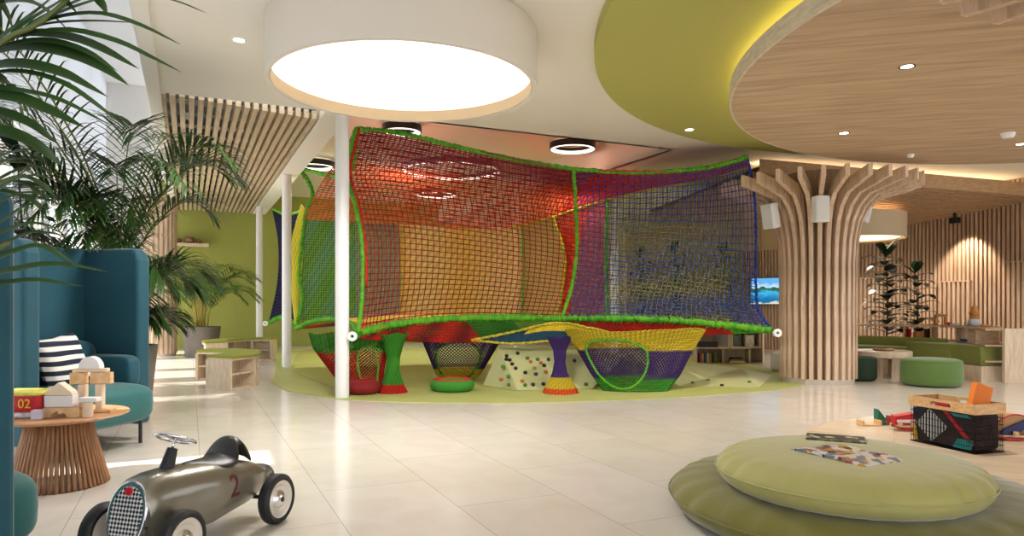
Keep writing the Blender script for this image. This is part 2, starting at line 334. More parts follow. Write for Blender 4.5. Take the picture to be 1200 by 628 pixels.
# ceiling discs
root = thing('green_ceiling_disc', 'huge lime green round ceiling disc above the wooden disc', 'ceiling disc', (5.27, 5.43, 3.2))
MB().lathe([(0, 3.2), (4.6, 3.2), (4.6, 3.3), (0, 3.3)], 128, Matrix.Translation((5.27, 5.43, 0))).build('disc', mat('lime_ceiling', (178, 176, 96), .8), root, smooth=True)
root = thing('wooden_ceiling_disc', 'huge round oak ceiling disc with pale edge at upper right', 'ceiling disc', (5.85, 5.35, 2.95))
MB().lathe([(0, 2.95), (3.98, 2.95), (3.98, 2.952), (0, 2.952)], 128, Matrix.Translation((5.85, 5.35, 0))).build('disc', wood('ceiling_oak', (178, 150, 120), (208, 182, 150), rough=.6, scale=1.3, stretch=(1, 9, 9), rot=.25), root, smooth=True)
MB().lathe([(3.98, 2.95), (4.0, 2.95), (4.0, 3.09), (0, 3.09)], 128, Matrix.Translation((5.85, 5.35, 0))).build('edge_band', wood('whitewashed_oak', (200, 184, 164), (224, 212, 196), stretch=(3, 3, 12)), root, smooth=True, label='whitewashed edge band')
MB().lathe([(3.86, 3.095), (3.9, 3.095), (3.9, 3.11), (3.86, 3.11)], 128, Matrix.Translation((5.85, 5.35, 0)), close=True).build('glow_strip', mat('cove_glow', (255, 240, 170), emit=((255, 232, 150), 5)), root, smooth=True, label='hidden warm light strip')
# big round lamp
GLOW = mat('lamp_diffuser', (255, 250, 240), emit=((255, 250, 242), .95))
def drum(cx, cy, zb, zt, ro, ri, label, mt, ml, rec=.1):
    root = thing('drum_lamp', label, 'ceiling lamp', (cx, cy, zb)); T = Matrix.Translation((cx, cy, 0))
    MB().lathe([(ri+.004, zb+rec+.01), (ri+.004, zb), (ro, zb), (ro, zt-.005), (ri*.9, zt-.005)], 96, T).build('shade', mt, root, smooth=True)
    MB().lathe([(ri, zb+rec+.01), (ri, zb+.002)], 96, T).build('inner_wall', mat('lamp_inner_beige', (196, 172, 138), .8), root, smooth=True, label='beige inner face of the shade')
    MB().lathe([(0, zb+rec), (ri, zb+rec)], 96, T).build('diffuser', ml, root, smooth=True, label='glowing white diffuser'); lamp('lamp_beam', 'SPOT', (cx, cy, zb-.01), 230*ri*ri, (1, .97, .92), .35, (cx, cy, 0), 165, .3); return root
drum(-.884, 5.75, 2.865, ZC, 1.09, 1.045, 'large white drum lamp with glowing round diffuser at the top centre left', mat('lamp_shade_white', (226, 219, 208), .7), GLOW)
drum(6.36, 13.0, 2.28, 2.74, .86, .83, 'small beige drum lamp partly hidden behind the ribbed tree column', mat('lamp_shade_beige', (224, 204, 166), .7), mat('warm_diffuser', (255, 236, 200), emit=((255, 226, 180), 1.6)), .03)
# ring lights
RG = mat('ring_glow', (255, 255, 255), emit=((255, 244, 228), 1.6))
for x, y, w, lb in [(671, 175, 54, 'black ring light alone on the ceiling right of the net top'), (369, 196, 46, 'black ring light between the two left white posts'), (529, 201, 116, 'largest ring light, seen through the red netting'),
                    (510, 229, 50, 'small ring light under the largest one, through the netting'), (471, 155, 46, 'ring light cut off by the big drum lamp edge'), (627, 221, 38, 'smallest ring light, seen through the netting left of the green seam')]:
    Y = F*(3.66-EYE)/(CY-y); p = at(x, y, Y); r = w/2*Y/F; root = thing('ring_light', lb, 'ceiling light', p); T = Matrix.Translation((p.x, p.y, 0))
    MB().lathe([(r-.06, 3.66), (r-.012, 3.66), (r, 3.66), (r, 3.76), (r-.06, 3.76)], 64, T, close=True).build('housing', BLACK, root, smooth=True)
    MB().lathe([(r-.066, 3.656), (r-.02, 3.656), (r-.02, 3.66), (r-.061, 3.70), (r-.066, 3.70)], 64, T, close=True).build('light_strip', RG, root, smooth=True, label='lit white strip')
    if p.dot(S_AX) < 5: lamp('ring_fill_light', 'POINT', (p.x, p.y, 2.95), 7, (1, .9, .76), .3)  # fill point set below the ring, added to brighten the recess
    lamp('ring_beam', 'SPOT', (p.x, p.y, 3.6), 150, (1, .95, .88), .3, (p.x, p.y, 0), 105 if p.dot(S_AX) > 5 else 140, .8)
    for k in range(3): MB().tube([p+Vector((math.cos(k*2.1)*(r-.03), math.sin(k*2.1)*(r-.03), .08)), p+Vector((math.cos(k*2.1)*(r-.03), math.sin(k*2.1)*(r-.03), .138))], .004, 5).build('suspension_wire', BLACK, root)
# downlights, detectors
for x, y, z, en, lb in [(280, 47, ZC, 30, 'white recessed downlight in the cream ceiling left of the drum lamp'), (1063, 78, 2.95, 30, 'downlight in the oak ceiling disc, nearest the viewer'), (989, 156, 2.95, 30, 'downlight in the oak ceiling disc above the tree column'),
                    (1196, 169, 2.95, 30, 'downlight in the oak ceiling disc at the right edge'), (808, 152, 3.2, 30, 'downlight in the lime green ceiling disc')]:
    p = fl(x, y, z); root = thing('downlight', lb, 'ceiling light', p); T = Matrix.Translation(p)
    MB().lathe([(.045, -.002), (.062, -.004), (.062, .01), (.045, .01)], 24, T, close=True).build('rim', BLACK if z < 3 else PURE, root, smooth=True)
    MB().lathe([(0, -.001), (.045, -.001)], 24, T).build('bulb', mat('bulb_glow', (255, 255, 255), emit=((255, 240, 214), 12)), root)
    lamp('downlight_beam', 'SPOT', p-Vector((0, 0, .02)), en*3.5, (1, .93, .84), .05, p-Vector((0, 0, 2)), 110, .8)
for x, y, z, r, lb in [(1181, 156, 2.95, .07, 'white smoke detector dome on the oak disc at far right'), (1067, 181, 2.95, .04, 'small white detector on the oak disc near its far edge'), (368, 174, ZR, .07, 'small sprinkler on the ceiling above the left ring light'), (706, 92, ZC, .025, 'tiny sprinkler on the ceiling beside the green disc edge')]:
    p = fl(x, y, z); tag(MB().lathe([(0, -.5*r-.02), (r*.7, -.5*r-.02), (r, -.02), (r, 0), (0, 0)], 24, Matrix.Translation(p)).build('smoke_detector', PURE, smooth=True), lb, 'detector')

# slatted slanted ceiling at right
n1, n2, w1, l2 = Vector((3.7, 10.5, 3.06)), Vector((9.15, 12.0, 2.93)), Vector((8.0, 14.4, 2.70)), Vector((2.6, 13.2, 2.76))
root = thing('slatted_ceiling', 'brown slatted sloping ceiling field at right behind the tree column', 'ceiling panel', n1)
m = MB(); k = 26
for i in range(k):
    f = i/(k-1); a = n1.lerp(l2, f); b = n2.lerp(w1, f); d = b-a; R = Matrix.Translation((a+b)/2) @ d.to_track_quat('X', 'Z').to_matrix().to_4x4(); m.box((0, 0, 0), (d.length, .055, .08), M=R)
m.build('slats', wood('brown_slats', (176, 138, 98), (200, 162, 120)), root)
m = MB(); up = Vector((0, 0, .06)); m.add([n1+up, n2+up, w1+up, l2+up, n1+up*1.5, n2+up*1.5, w1+up*1.5, l2+up*1.5], [(3, 2, 1, 0), (4, 5, 6, 7), (0, 1, 5, 4), (2, 3, 7, 6), (1, 2, 6, 5), (3, 0, 4, 7)]); m.build('backing', mat('brown_backing', (96, 70, 46), .8), root)
MB().tube([n1+Vector((.1, .45, .12)), n2+Vector((-.3, .45, .11))], .014, 6).build('glow_strip', mat('added_strip_glow', (255, 240, 200), emit=((255, 224, 176), 26)), root, label='added warm strip that brightens the ceiling above the slats'); d_ = n2-n1; MB().box((0, 0, 0), (d_.length, .03, .22), M=Matrix.Translation((n1+n2)/2+Vector((0, -.05, .08))) @ d_.to_track_quat('X', 'Z').to_matrix().to_4x4()).build('edge_board', MATS['brown_slats'], root)  # made-up strip brightening the ceiling; edge board added to hide it
p = at(1118, 259, 13.2); root = thing('track_spotlight', 'black spotlight box under the sloping ceiling at right wall', 'spotlight', p)
MB().box(p+Vector((-.05, -.1, 0)), (.11, .16, .11), .3).build('housing', BLACK, root, bevel=.01); MB().lathe([(0, 0), (.03, 0), (.03, .16), (0, .16)], 12, Matrix.Translation(p+Vector((-.05, -.1, .04)))).build('stem', BLACK, root)
lamp('spot_beam', 'SPOT', p+Vector((-.15, -.35, -.1)), 90, (1, .86, .68), .03, Vector((p.x+.5, p.y+.1, .9)), 80, .5)

# ================================================================ THE NET ROOM
def crv(P, f):                              # Catmull-Rom through points
    P = [Vector(p) for p in P]; n = len(P)-1; x = min(max(f, 0), .99999)*n; i = int(x); t = x-i
    p1, p2 = P[i], P[i+1]; p0 = P[i-1] if i else p1*2-p2; p3 = P[i+2] if i+2 <= n else p2*2-p1
    return .5*((2*p1)+(p2-p0)*t+(2*p0-5*p1+4*p2-p3)*t*t+(3*p1-p0-3*p2+p3)*t**3)
def PP(*l): return [at(*p) for p in l]
def coons(T, B, L, R):                      # T,B left->right; L,R top->bottom
    a, b, c, d = crv(T, 0), crv(T, 1), crv(B, 0), crv(B, 1)
    def S(u, v):
        return crv(T, u)*(1-v)+crv(B, u)*v+crv(L, v)*(1-u)+crv(R, v)*u-(a*(1-u)*(1-v)+b*u*(1-v)+c*(1-u)*v+d*u*v)
    return S
Y_ = {'red': (206, 40, 24), 'dkred': (146, 26, 20), 'orange': (236, 92, 34), 'yellow': (228, 200, 50), 'lime': (112, 180, 44), 'green': (66, 150, 40), 'aqua': (70, 150, 110), 'blue': (40, 78, 176),
      'navy': (26, 34, 92), 'purple': (74, 48, 116), 'black': (26, 20, 22), 'mauve': (176, 100, 130), 'cream': (244, 218, 136), 'olive': (152, 150, 62), 'sand': (206, 170, 70), 'grey': (96, 98, 92)}
Y_ = {k: np.array(lin(v)) for k, v in Y_.items()}
def mixc(a, b, t): t = min(max(t, 0), 1); return Y_[a]*(1-t)+Y_[b]*t
def net(name, S, nu, nv, r, colf, parent, label=None, knot=.34, jit=.12, skip=None, diag=False, sub=2, n=4):
    m = MB()
    def run(fn, cnt, d):
        cur = []; cc = []
        for k in range(cnt*sub+1):
            u, v = fn(k/(cnt*sub))
            if skip and skip(u % 1, v):
                if len(cur) > 1: m.tube(cur, r, n, cc, caps=False)
                cur = []; cc = []; continue
            p = S(u, v)
            jj = math.sin(u*91+v*57+d)*jit
            c = colf(u % 1, v, d)*(1+jj*2)
            if k % sub == 0: c = c*(1-knot)
            cur.append(p); c = np.clip(c, 0, 1); c[3] = 1; cc.append(c)
        if len(cur) > 1: m.tube(cur, r, n, cc, caps=False)
    if diag:
        for i in range(nu):
            k = nv/nu
            run(lambda f, i=i: (i/nu+f*k, f), nv, 0); run(lambda f, i=i: (i/nu-f*k+1, f), nv, 1)
    else:
        for i in range(nu+1): run(lambda f, i=i: (i/nu, f), nv, 0)
        for j in range(nv+1): run(lambda f, j=j: (f, j/nv), nu, 1)
    return m.build(name, YARN, parent, smooth='all', label=label)
def cord(name, pts, r, c1, c2, parent, label=None, lump=.22, wrap=None):
    L = sum((Vector(pts[i+1])-Vector(pts[i])).length for i in range(len(pts)-1)); k = max(12, int(L/.02)); P = []; R = []; C = []
    for i in range(k+1):
        P.append(crv(pts, i/k)+Vector([random.uniform(-1, 1)*r*.25 for _ in range(3)])); R.append(r*(1+random.uniform(-lump, lump))); c = mixc(c1, c2, random.random()); C.append(c)
    m = MB().tube(P, R, 7, C)
    if wrap:                                 # shaggy lacing round the cord
        for i in range(int(L/.009)):
            p = crv(pts, random.random()); a = random.random()*2*PI; d = Vector((math.cos(a)*.6, math.cos(a)*.3, math.sin(a)))*r*wrap
            c = mixc(c1, c2, random.random()); m.tube([p, p+d*.7+Vector((.01, 0, 0)), p+d], [.009, .008, .004], 3, [c]*3)
    return m.build(name, YARN, parent, smooth='all', label=label)

net_root = thing('net_playground', 'suspended net playroom of red, yellow, green and blue rope netting at the centre', 'net climber', fl(640, 468))
A_t, A_b = (417, 151, 8.25), (420, 389, 8.3)
top1 = PP(A_t, (470, 156, 8.7), (540, 173, 9.2), (600, 186, 9.5), (672, 197.5, 9.6))
top2 = PP((672, 197.5, 9.6), (740, 202, 9.7), (800, 199.5, 9.6), (840, 194, 9.5), (876, 184, 9.35))
bot1 = PP((420, 390, 8.3), (455, 382, 8.7), (505, 375, 9.1), (560, 372, 9.3), (610, 372.5, 9.4), (658, 373.5, 9.5))
bot2 = PP((658, 373.5, 9.5), (720, 373.5, 9.5), (780, 375, 9.5), (840, 380, 9.45), (905, 387, 9.4))
left = PP(A_t, (406, 200, 8.3), (415, 235, 8.4), (424, 280, 8.45), (425, 335, 8.4), A_b)
seam = PP((672, 197.5, 9.6), (675, 245, 9.7), (676, 290, 9.7), (670, 335, 9.65), (658, 373.5, 9.5))
rgt = PP((876, 184, 9.35), (884, 230, 9.5), (886, 290, 9.6), (886, 340, 9.55), (890, 365, 9.45), (905, 387, 9.4))
def c1(u, v, d):
    return mixc('red', 'dkred', .35+.5*math.sin(u*13)**2) if not d else mixc('dkred', 'black', .12+.25*math.sin(v*9))
net('front_net', coons(top1, bot1, left, seam), 40, 36, .0061, c1, net_root, 'dark red netting of the left front wall')
def c2(u, v, d):
    if u > .84: return mixc('navy', 'blue', .7)
    return mixc('blue', 'purple', .5+.5*math.sin(u*8+d*2)) if (v < .3 or u < .18) else mixc('blue', 'olive', .35+.5*math.sin(v*17+u*5)*(1 if d else .2))
net('front_net', coons(top2, bot2, seam, rgt), 38, 31, .0058, c2, net_root, 'navy and blue netting of the right front wall')
cord('top_cord', top1+top2[1:], .028, 'green', 'lime', net_root, 'lime green padded cord along the top', wrap=1.3)
cord('bottom_cord', bot1+bot2[1:], .042, 'green', 'lime', net_root, 'shaggy green padded cord along the bottom', wrap=1.7, lump=.15)
cord('corner_cord', left, .026, 'green', 'lime', net_root, 'green corner cord at the nearest post', wrap=1.2)
cord('corner_cord', [p+Vector((.05, -.03, 0)) for p in left[:-1]], .014, 'red', 'dkred', net_root, 'thin red lacing beside the corner cord')
cord('seam_cord', seam, .026, 'lime', 'green', net_root, 'lime seam cord between the two front walls', wrap=1.0)
cord('edge_cord', rgt, .018, 'navy', 'blue', net_root, 'navy edge cord by the tree column', lump=.2)
# left side rim, back rim and the sagging net ceiling
rimL = PP(A_t, (414, 190, 9.0), (404, 205, 9.8), (385, 205, 10.8), (351, 197, 12.0))
rimLb = PP((420, 390, 8.3), (410, 379, 9.3), (385, 374, 10.4), (362, 378, 11.4), (347, 385, 12.0))
backL = PP((351, 197, 12.0), (366, 225, 12.0), (357, 258, 12.0), (351, 320, 12.0), (355, 350, 12), (347, 385, 12.0))
backTop = PP((357, 258, 12.0), (420, 262, 12.3), (500, 265, 12.6), (600, 267, 12.7), (640, 257, 12.4), (690, 240, 12.0), (760, 222, 11.4), (820, 212, 10.8), (876, 197, 9.8))
def c3(u, v, d):
    if u < .55: return mixc('orange', 'dkred', .6-.9*(v-.35)) if v > .35 else mixc('dkred', 'mauve', .4)
    return mixc('red', 'mauve', (u-.55)*2.6)
roofT = PP(A_t, (540, 173, 9.2), (672, 197.5, 9.6), (800, 199.5, 9.6), (876, 184, 9.35))
roof = coons(roofT, backTop, PP(A_t, (400, 183, 9.6), (376, 216, 11.0), (357, 258, 12.0)), PP((876, 184, 9.35), (876, 197, 9.8)))
net('roof_net', roof, 84, 46, .0088, c3, net_root, 'red and orange netting of the sagging roof', knot=.35)
back_b = lambda *l: PP(*l)
A2 = coons(PP((357, 258, 12.0), (410, 261, 12.2), (469, 264, 12.5)), PP((350, 377, 12.0), (410, 376, 12.3), (469, 375, 12.5)), PP((357, 258, 12), (352, 320, 12), (350, 377, 12)), PP((469, 264, 12.5), (471, 320, 12.5), (469, 375, 12.5)))
net('back_net', A2, 42, 40, .0095, lambda u, v, d: mixc('green', 'aqua', .5+.5*math.sin(u*20+v*9)) if u < .55 else mixc('aqua', 'mauve', .4), net_root, 'green and aqua netting of the back wall', knot=.2)
B2_ = coons(PP((470, 264, 12.5), (540, 267, 12.7), (608, 267, 12.7)), PP((470, 375, 12.5), (540, 375, 12.7), (608, 375, 12.7)), PP((470, 264, 12.5), (474, 320, 12.5), (470, 375, 12.5)), PP((608, 267, 12.7), (611, 320, 12.7), (608, 375, 12.7)))
net('back_net', B2_, 62, 50, .011, lambda u, v, d: mixc('yellow', 'cream', .7+.3*math.sin(u*9)), net_root, 'yellow netting of the back wall, left bay', knot=.25)
C2_ = coons(PP((612, 266, 12.7), (640, 257, 12.5), (662, 249, 12.3)), PP((612, 375, 12.7), (636, 375, 12.5), (658, 375, 12.2)), PP((612, 266, 12.7), (615, 320, 12.7), (612, 375, 12.7)), PP((648, 253, 12.3), (662, 300, 12.3), (659, 340, 12.3), (654, 375, 12.2)))
net('back_net', C2_, 26, 50, .011, lambda u, v, d: mixc('cream', 'olive', .35), net_root, 'sand coloured netting of the back wall, middle bay', knot=.25)
D2_ = coons(PP((650, 252, 12.3), (680, 243, 12.0)), PP((655, 375, 12.2), (672, 375, 12.0)), PP((650, 252, 12.3), (663, 300, 12.3), (660, 340, 12.3), (655, 375, 12.2)), PP((690, 240, 12.0), (676, 300, 12.0), (670, 340, 12.0), (668, 375, 12.0)))
net('back_net', D2_, 16, 46, .012, lambda u, v, d: mixc('red', 'orange', .4), net_root, 'narrow red netting strip of the back wall', knot=.3)
E2_ = coons(PP((690, 240, 12.0), (712, 234, 11.8)), PP((672, 375, 12.0), (712, 375, 11.8)), PP((690, 240, 12.0), (676, 300, 12.0), (672, 375, 12.0)), PP((712, 234, 11.8), (711, 300, 11.8), (712, 375, 11.8)))
net('back_net', E2_, 13, 40, .009, lambda u, v, d: mixc('mauve', 'red', .6-.5*v), net_root, 'mauve netting bay beside the green cord', knot=.2)
F2_ = coons(PP((712, 234, 11.8), (800, 215, 11.0), (872, 200, 9.9)), PP((712, 375, 11.8), (800, 378, 11.4), (885, 382, 10.6)), PP((712, 234, 11.8), (711, 300, 11.8), (712, 375, 11.8)), PP((872, 200, 9.9), (870, 300, 10.3), (885, 382, 10.6)))
net('back_net', F2_, 46, 44, .0058, lambda u, v, d: mixc('olive', 'lime', .25) if (d or v > .4) else mixc('olive', 'navy', .6), net_root, 'open olive netting of the back wall, right bay', knot=.2)
cord('back_cord', PP((469, 264, 12.45), (472, 320, 12.45), (469, 375, 12.45)), .025, 'yellow', 'olive', net_root)
cord('back_cord', PP((612, 266, 12.6), (614, 320, 12.6), (611, 375, 12.6)), .025, 'lime', 'green', net_root, 'green upright back cord')
cord('back_cord', PP((648, 253, 12.2), (662, 300, 12.2), (659, 340, 12.2), (654, 375, 12.1)), .025, 'yellow', 'lime', net_root)
cord('back_cord', PP((712, 234, 11.7), (710, 300, 11.7), (712, 375, 11.7)), .03, 'lime', 'green', net_root, 'green upright back cord')
cord('back_cord', [p+Vector((0, -.03, 0)) for p in backTop[3:]], .03, 'yellow', 'olive', net_root, 'yellow cord under the roof net')
cord('side_cord', rimL, .03, 'lime', 'green', net_root, wrap=1.1); cord('side_cord', rimLb, .035, 'lime', 'green', net_root, wrap=1.2)
cord('side_cord', backL, .035, 'lime', 'green', net_root, wrap=1.1)
# small side chamber at the left
LT = PP((320, 245, 14.2), (335, 252, 13.6), (352, 248, 12.6)); LB = PP((316, 378, 14.5), (330, 372, 13.6), (350, 380, 12.4)); LL = PP((320, 245, 14.2), (327, 285, 14.2), (326, 330, 14.3), (316, 378, 14.5)); LR = PP((352, 248, 12.6), (348, 300, 12.6), (348, 340, 12.6), (350, 380, 12.4))
net('side_net', coons(LT, LB, LL, LR), 16, 34, .017, lambda u, v, d: mixc('navy', 'black', .6), net_root, 'black and navy netting of the small left chamber', knot=.2)
YT = PP((353, 240, 12.4), (357, 245, 12.1)); YB = PP((346, 380, 12.3), (352, 382, 12.0)); YL = PP((353, 240, 12.4), (342, 285, 12.6), (341, 330, 12.6), (346, 380, 12.3)); YR = PP((357, 245, 12.1), (354, 300, 12.0), (352, 340, 12.0), (352, 382, 12.0))
net('side_net', coons(YT, YB, YL, YR), 10, 44, .011, lambda u, v, d: mixc('yellow', 'lime', .25), net_root, 'yellow netting sliver of the small left chamber', knot=.15)
cord('side_cord', LT, .025, 'lime', 'green', net_root); cord('side_cord', LB, .04, 'lime', 'green', net_root, wrap=1.3)
# deck net
bF = [bot1[0], bot1[2], bot1[5], bot2[2], bot2[4]]
deckB = PP((347, 385, 12.0), (430, 379, 12.3), (540, 378, 12.7), (690, 379, 12.2), (870, 387, 10.8))
deck = coons(bF, deckB, rimLb, PP((905, 387, 9.4), (870, 387, 10.8)))
net('deck_net', deck, 90, 50, .014, lambda u, v, d: mixc('purple', 'orange', .5+.5*math.sin(u*14+v*9)) if math.sin(u*9+v*14) > -.2 else Y_['yellow'], net_root, 'dense multicoloured deck netting', knot=.2, n=3)
under = PP((424, 397, 8.35), (470, 399, 8.8), (545, 401, 9.15), (600, 400, 9.35), (655, 396, 9.4), (710, 391, 9.5), (790, 392, 9.5), (850, 391, 9.5), (900, 389, 9.42))
skT = [Vector(p)+Vector((0, .02, 0)) for p in (bot1+bot2[1:])]
sk = coons(skT, under, [skT[0], under[0]], [skT[-1], under[-1]])
def c5(u, v, d):
    if u < .3: return mixc('black', 'red', .3+.6*math.sin(u*40+v*3)**2)
    if u < .42: return mixc('green', 'black', .4)
    if u < .52: return mixc('green', 'olive', .4)
    return mixc('red', 'dkred', .5) if u < .9 else Y_['green']
net('skirt_net', sk, 190, 9, .012, c5, net_root, 'dark red and black netting skirt under the deck', knot=.3, n=3)
lt = PP((553, 398, 9.3), (600, 389, 9.3), (650, 378, 9.4), (690, 384, 9.4), (712, 389, 9.45)); lb = PP((553, 398, 9.3), (600, 402, 9.25), (650, 398, 9.3), (712, 390, 9.45))
lt = [p+Vector((0, -.08, 0)) for p in lt]; lb = [p+Vector((0, -.06, 0)) for p in lb]
net('pocket_net', coons(lt, lb, [lt[0], lb[0]], [lt[-1], lb[-1]]), 60, 10, .013, lambda u, v, d: (Y_['yellow'] if v < .45 and u > .35 else mixc('navy', 'aqua', .2)), net_root, 'yellow and navy netting pocket under the seam', knot=.2, n=3)
cord('pocket_cord', [p+Vector((0, -.03, 0)) for p in lt], .018, 'yellow', 'olive', net_root); cord('pocket_cord', [p+Vector((0, -.03, 0)) for p in lb], .016, 'yellow', 'olive', net_root)
# hanging bags and tunnels
def bag(name, rings, nu, nv, r, colf, label, hole=None, sq=1, rimc=('green', 'olive'), tx=.0, hang=None):   # rings: (px x, px y, radius px) at depth Y
    Yd = rings[0][3]
    def S(u, v):
        n = len(rings)-1; x = min(max(v, 0), .9999)*n; i = int(x); t = x-i; t2 = t
        a, b = rings[i], rings[i+1]; q = [a[k]*(1-t2)+b[k]*t2 for k in range(4)]
        c = at(q[0], q[1], q[3]); R = q[2]*q[3]/F; an = 2*PI*u+PI/2
        return c+Vector((math.cos(an)*R, math.sin(an)*R*sq, .03*math.sin(an*4)*max(0, .5-v)))
    sk_ = None
    if hole:
        hu, hv, ru, rv = hole; sk_ = lambda u, v: ((u-hu)/ru)**2+((v-hv)/rv)**2 < 1
    net(name, S, nu, nv, r, colf, net_root, label, knot=.5, skip=sk_, diag=True, n=3, sub=2)
    if hole:
        cord('opening_cord', [S(hu+ru*math.cos(a), hv+rv*math.sin(a))+Vector((0, -.01, 0)) for a in [2*PI*i/20 for i in range(21)]], .015, rimc[0], rimc[1], net_root, 'green cord round the opening')
    return S
cb = lambda *st_: (lambda u, v, d: Y_[[c for t, c in st_ if v <= t][0]] if d else mixc([c for t, c in st_ if v <= t][0], 'black', .15))
bag('funnel_net', [(411, 391, 48, 8.9), (411, 408, 43, 8.9), (418, 432, 32, 8.85), (425, 455, 22, 8.8), (426, 463, 17, 8.8)], 48, 28, .008, cb((.3, 'green'), (1, 'red')), 'green over red funnel net hanging behind the nearest post', hole=(.60, .55, .065, .34), sq=.7)
bag('tunnel_net', [(461, 391, 17, 8.7), (461, 402, 11.5, 8.7), (461, 418, 7, 8.7), (460, 434, 7, 8.65), (460, 450, 12, 8.6), (460, 467.5, 21, 8.55)], 34, 36, .0105, cb((.8, 'green'), (1, 'red')), 'green hourglass net tunnel with a red foot')
bag('tunnel_net', [(655.5, 396, 13, 8.9), (656, 410, 7, 8.85), (656, 424, 5.6, 8.8), (656, 437, 8, 8.75), (656.5, 444, 12, 8.7), (656.5, 453, 17, 8.6), (657, 460.5, 20.5, 8.53)], 34, 36, .0105, cb((.62, 'purple'), (.87, 'yellow'), (1, 'orange')), 'dark purple hourglass net tunnel with yellow and orange foot')
bag('basket_net', [(541, 394, 48, 9.9), (539, 418, 36, 9.9), (537, 438, 26, 9.9), (537, 447, 14, 9.9)], 52, 20, .008, cb((.55, 'purple'), (1, 'yellow')), 'purple and yellow basket net hanging at the back', hole=(.495, .46, .13, .40), sq=.8, rimc=('green', 'black'))
bag('basket_net', [(744, 386, 82, 9.2), (744, 396, 76, 9.2), (744, 412, 66, 9.1), (745, 438, 52, 8.95), (745, 457, 38, 8.75)], 88, 22, .008, cb((.47, 'yellow'), (.8, 'purple'), (1, 'green')), 'large yellow, black and green basket net hanging at right', hole=(.425, .6, .1, .36), sq=.45, rimc=('green', 'lime'))
for x, y, Y, lb in [(413, 394, 8.02, 'white anchor ring on the nearest post'), (311, 379, 15.0, 'white anchor ring on the farthest post'), (911, 390, 9.3, 'white anchor ring on the tree column')]:
    p = at(x, y, Y); MB().lathe([(.02, -.02), (.055, -.02), (.055, .02), (.02, .02)], 20, Matrix.Translation(p) @ Matrix.Rotation(PI/2, 4, 'X'), close=True).build('anchor_ring', PURE, net_root, smooth=True, label=lb)
# padded rings on the floor
def donut(x, y, Y, w, h, c1_, c2_, label):
    p = at(x, y, Y); p.z = h/2+.006; R = w/2-h/2; root = thing('donut_seat', label, 'seat', (p.x, p.y, .006)); T = Matrix.Translation(p)
    prof = [(R+h/2*math.cos(a)*(1.0), h/2*math.sin(a)) for a in [2*PI*i/14 for i in range(14)]]
    MB().lathe(prof, 40, T, close=True).build('ring', mat(c1_[0], c1_[1], .8, bump=.4, bscale=90), root, smooth='all')
    pr2 = [(R+h*.42*math.cos(a), h*.03+h/2*math.sin(a)) for a in [PI*.3+PI*.9*i/8 for i in range(9)]]
    MB().lathe(pr2, 40, T).build('top_cover', mat(c2_[0], c2_[1], .8, bump=.4, bscale=90), root, smooth='all', label='red knitted top')
donut(530, 456, 8.75, .56, .15, ('knit_green', (60, 140, 40)), ('knit_red', (190, 44, 28)), 'green knitted ring seat with red top on the green floor')
donut(425, 461, 8.45, .42, .16, ('knit_dark_red', (130, 16, 18)), ('knit_red2', (150, 24, 22)), 'dark red knitted ring seat under the funnel net behind the nearest post')

# ================================================================ TREE COLUMNS
RIB = wood('rib_wood', (194, 164, 136), (226, 200, 172), stretch=(9, 9, 1.2), scale=2.5)
def tree_column(x, y, nrib, a0, label, arm=None):
    root = thing('tree_column', label, 'column', (x, y, 0))
    MB().lathe([(.44, 0), (.47, 0), (.47, .07), (.44, .07)], 48).build('plinth', mat('plinth_stone', (206, 196, 182), .6), root, smooth=True, local=True, label='pale stone plinth')
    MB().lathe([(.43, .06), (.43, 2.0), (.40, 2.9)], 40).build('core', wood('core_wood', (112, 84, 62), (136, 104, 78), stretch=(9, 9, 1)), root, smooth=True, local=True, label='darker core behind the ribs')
    out = [(.505, .07), (.505, 1.65), (.525, 1.95), (.575, 2.2), (.66, 2.38), (.80, 2.52), (1.3, 2.66)]; inn = [(1.3, 2.80), (.72, 2.68), (.56, 2.55), (.47, 2.3), (.42, 2.0), (.42, .07)]
    if arm: out[5:] = [(.80, 2.69), (1.3, 2.72)]; out[4] = (.62, 2.56); inn[:3] = [(1.3, 2.88), (.72, 2.86), (.54, 2.66)]
    poly = out+inn; me = None
    for k in range(nrib):
        a = a0+2*PI*k/nrib
        if me is None:
            m = MB(); n = len(poly); w = .027
            vs = [(r, -w, z) for r, z in poly]+[(r, w, z) for r, z in poly]
            no = len(out); fs = [(i, i+1, n+i+1, n+i) for i in range(n-1)]+[(n-1, 0, n, 2*n-1)]
            strip = [(i, n-1-i) for i in range(no-1)]
            for i in range(5): fs += [(i, i+1, n-2-i, n-1-i), (n+i+1, n+i, 2*n-1-i, 2*n-2-i)]
            fs += [(5, 6, 7), (5, 7, 7), ]; fs = [f for f in fs if len(set(f)) == len(f)]
            fs += [(n+6, n+5, n+7)]
            m.add(vs, fs); o = m.build('rib', RIB, root, local=True); me = o.data
        else:
            o = bpy.data.objects.new('rib', me); COL.objects.link(o); o.parent = root
        o.rotation_euler = (0, 0, a)
    return root
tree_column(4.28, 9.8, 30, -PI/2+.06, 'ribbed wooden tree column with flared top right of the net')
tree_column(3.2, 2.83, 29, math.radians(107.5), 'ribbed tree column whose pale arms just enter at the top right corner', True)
def speaker(x, y, Y, rz, tilt, label):
    p = at(x, y, Y); root = thing('wall_speaker', label, 'speaker', p); R = Matrix.Translation(p) @ Matrix.Rotation(rz, 4, 'Z') @ Matrix.Rotation(tilt, 4, 'X')
    MB().box((0, 0, 0), (.185, .15, .34), M=R).build('cabinet', PURE, root, bevel=.015); MB().box((0, -.078, 0), (.165, .006, .31), M=R).build('grille', mat('speaker_grille', (222, 222, 220), .8), root)
    MB().box((0, .11, 0), (.04, .1, .06), M=R).build('bracket', PURE, root)
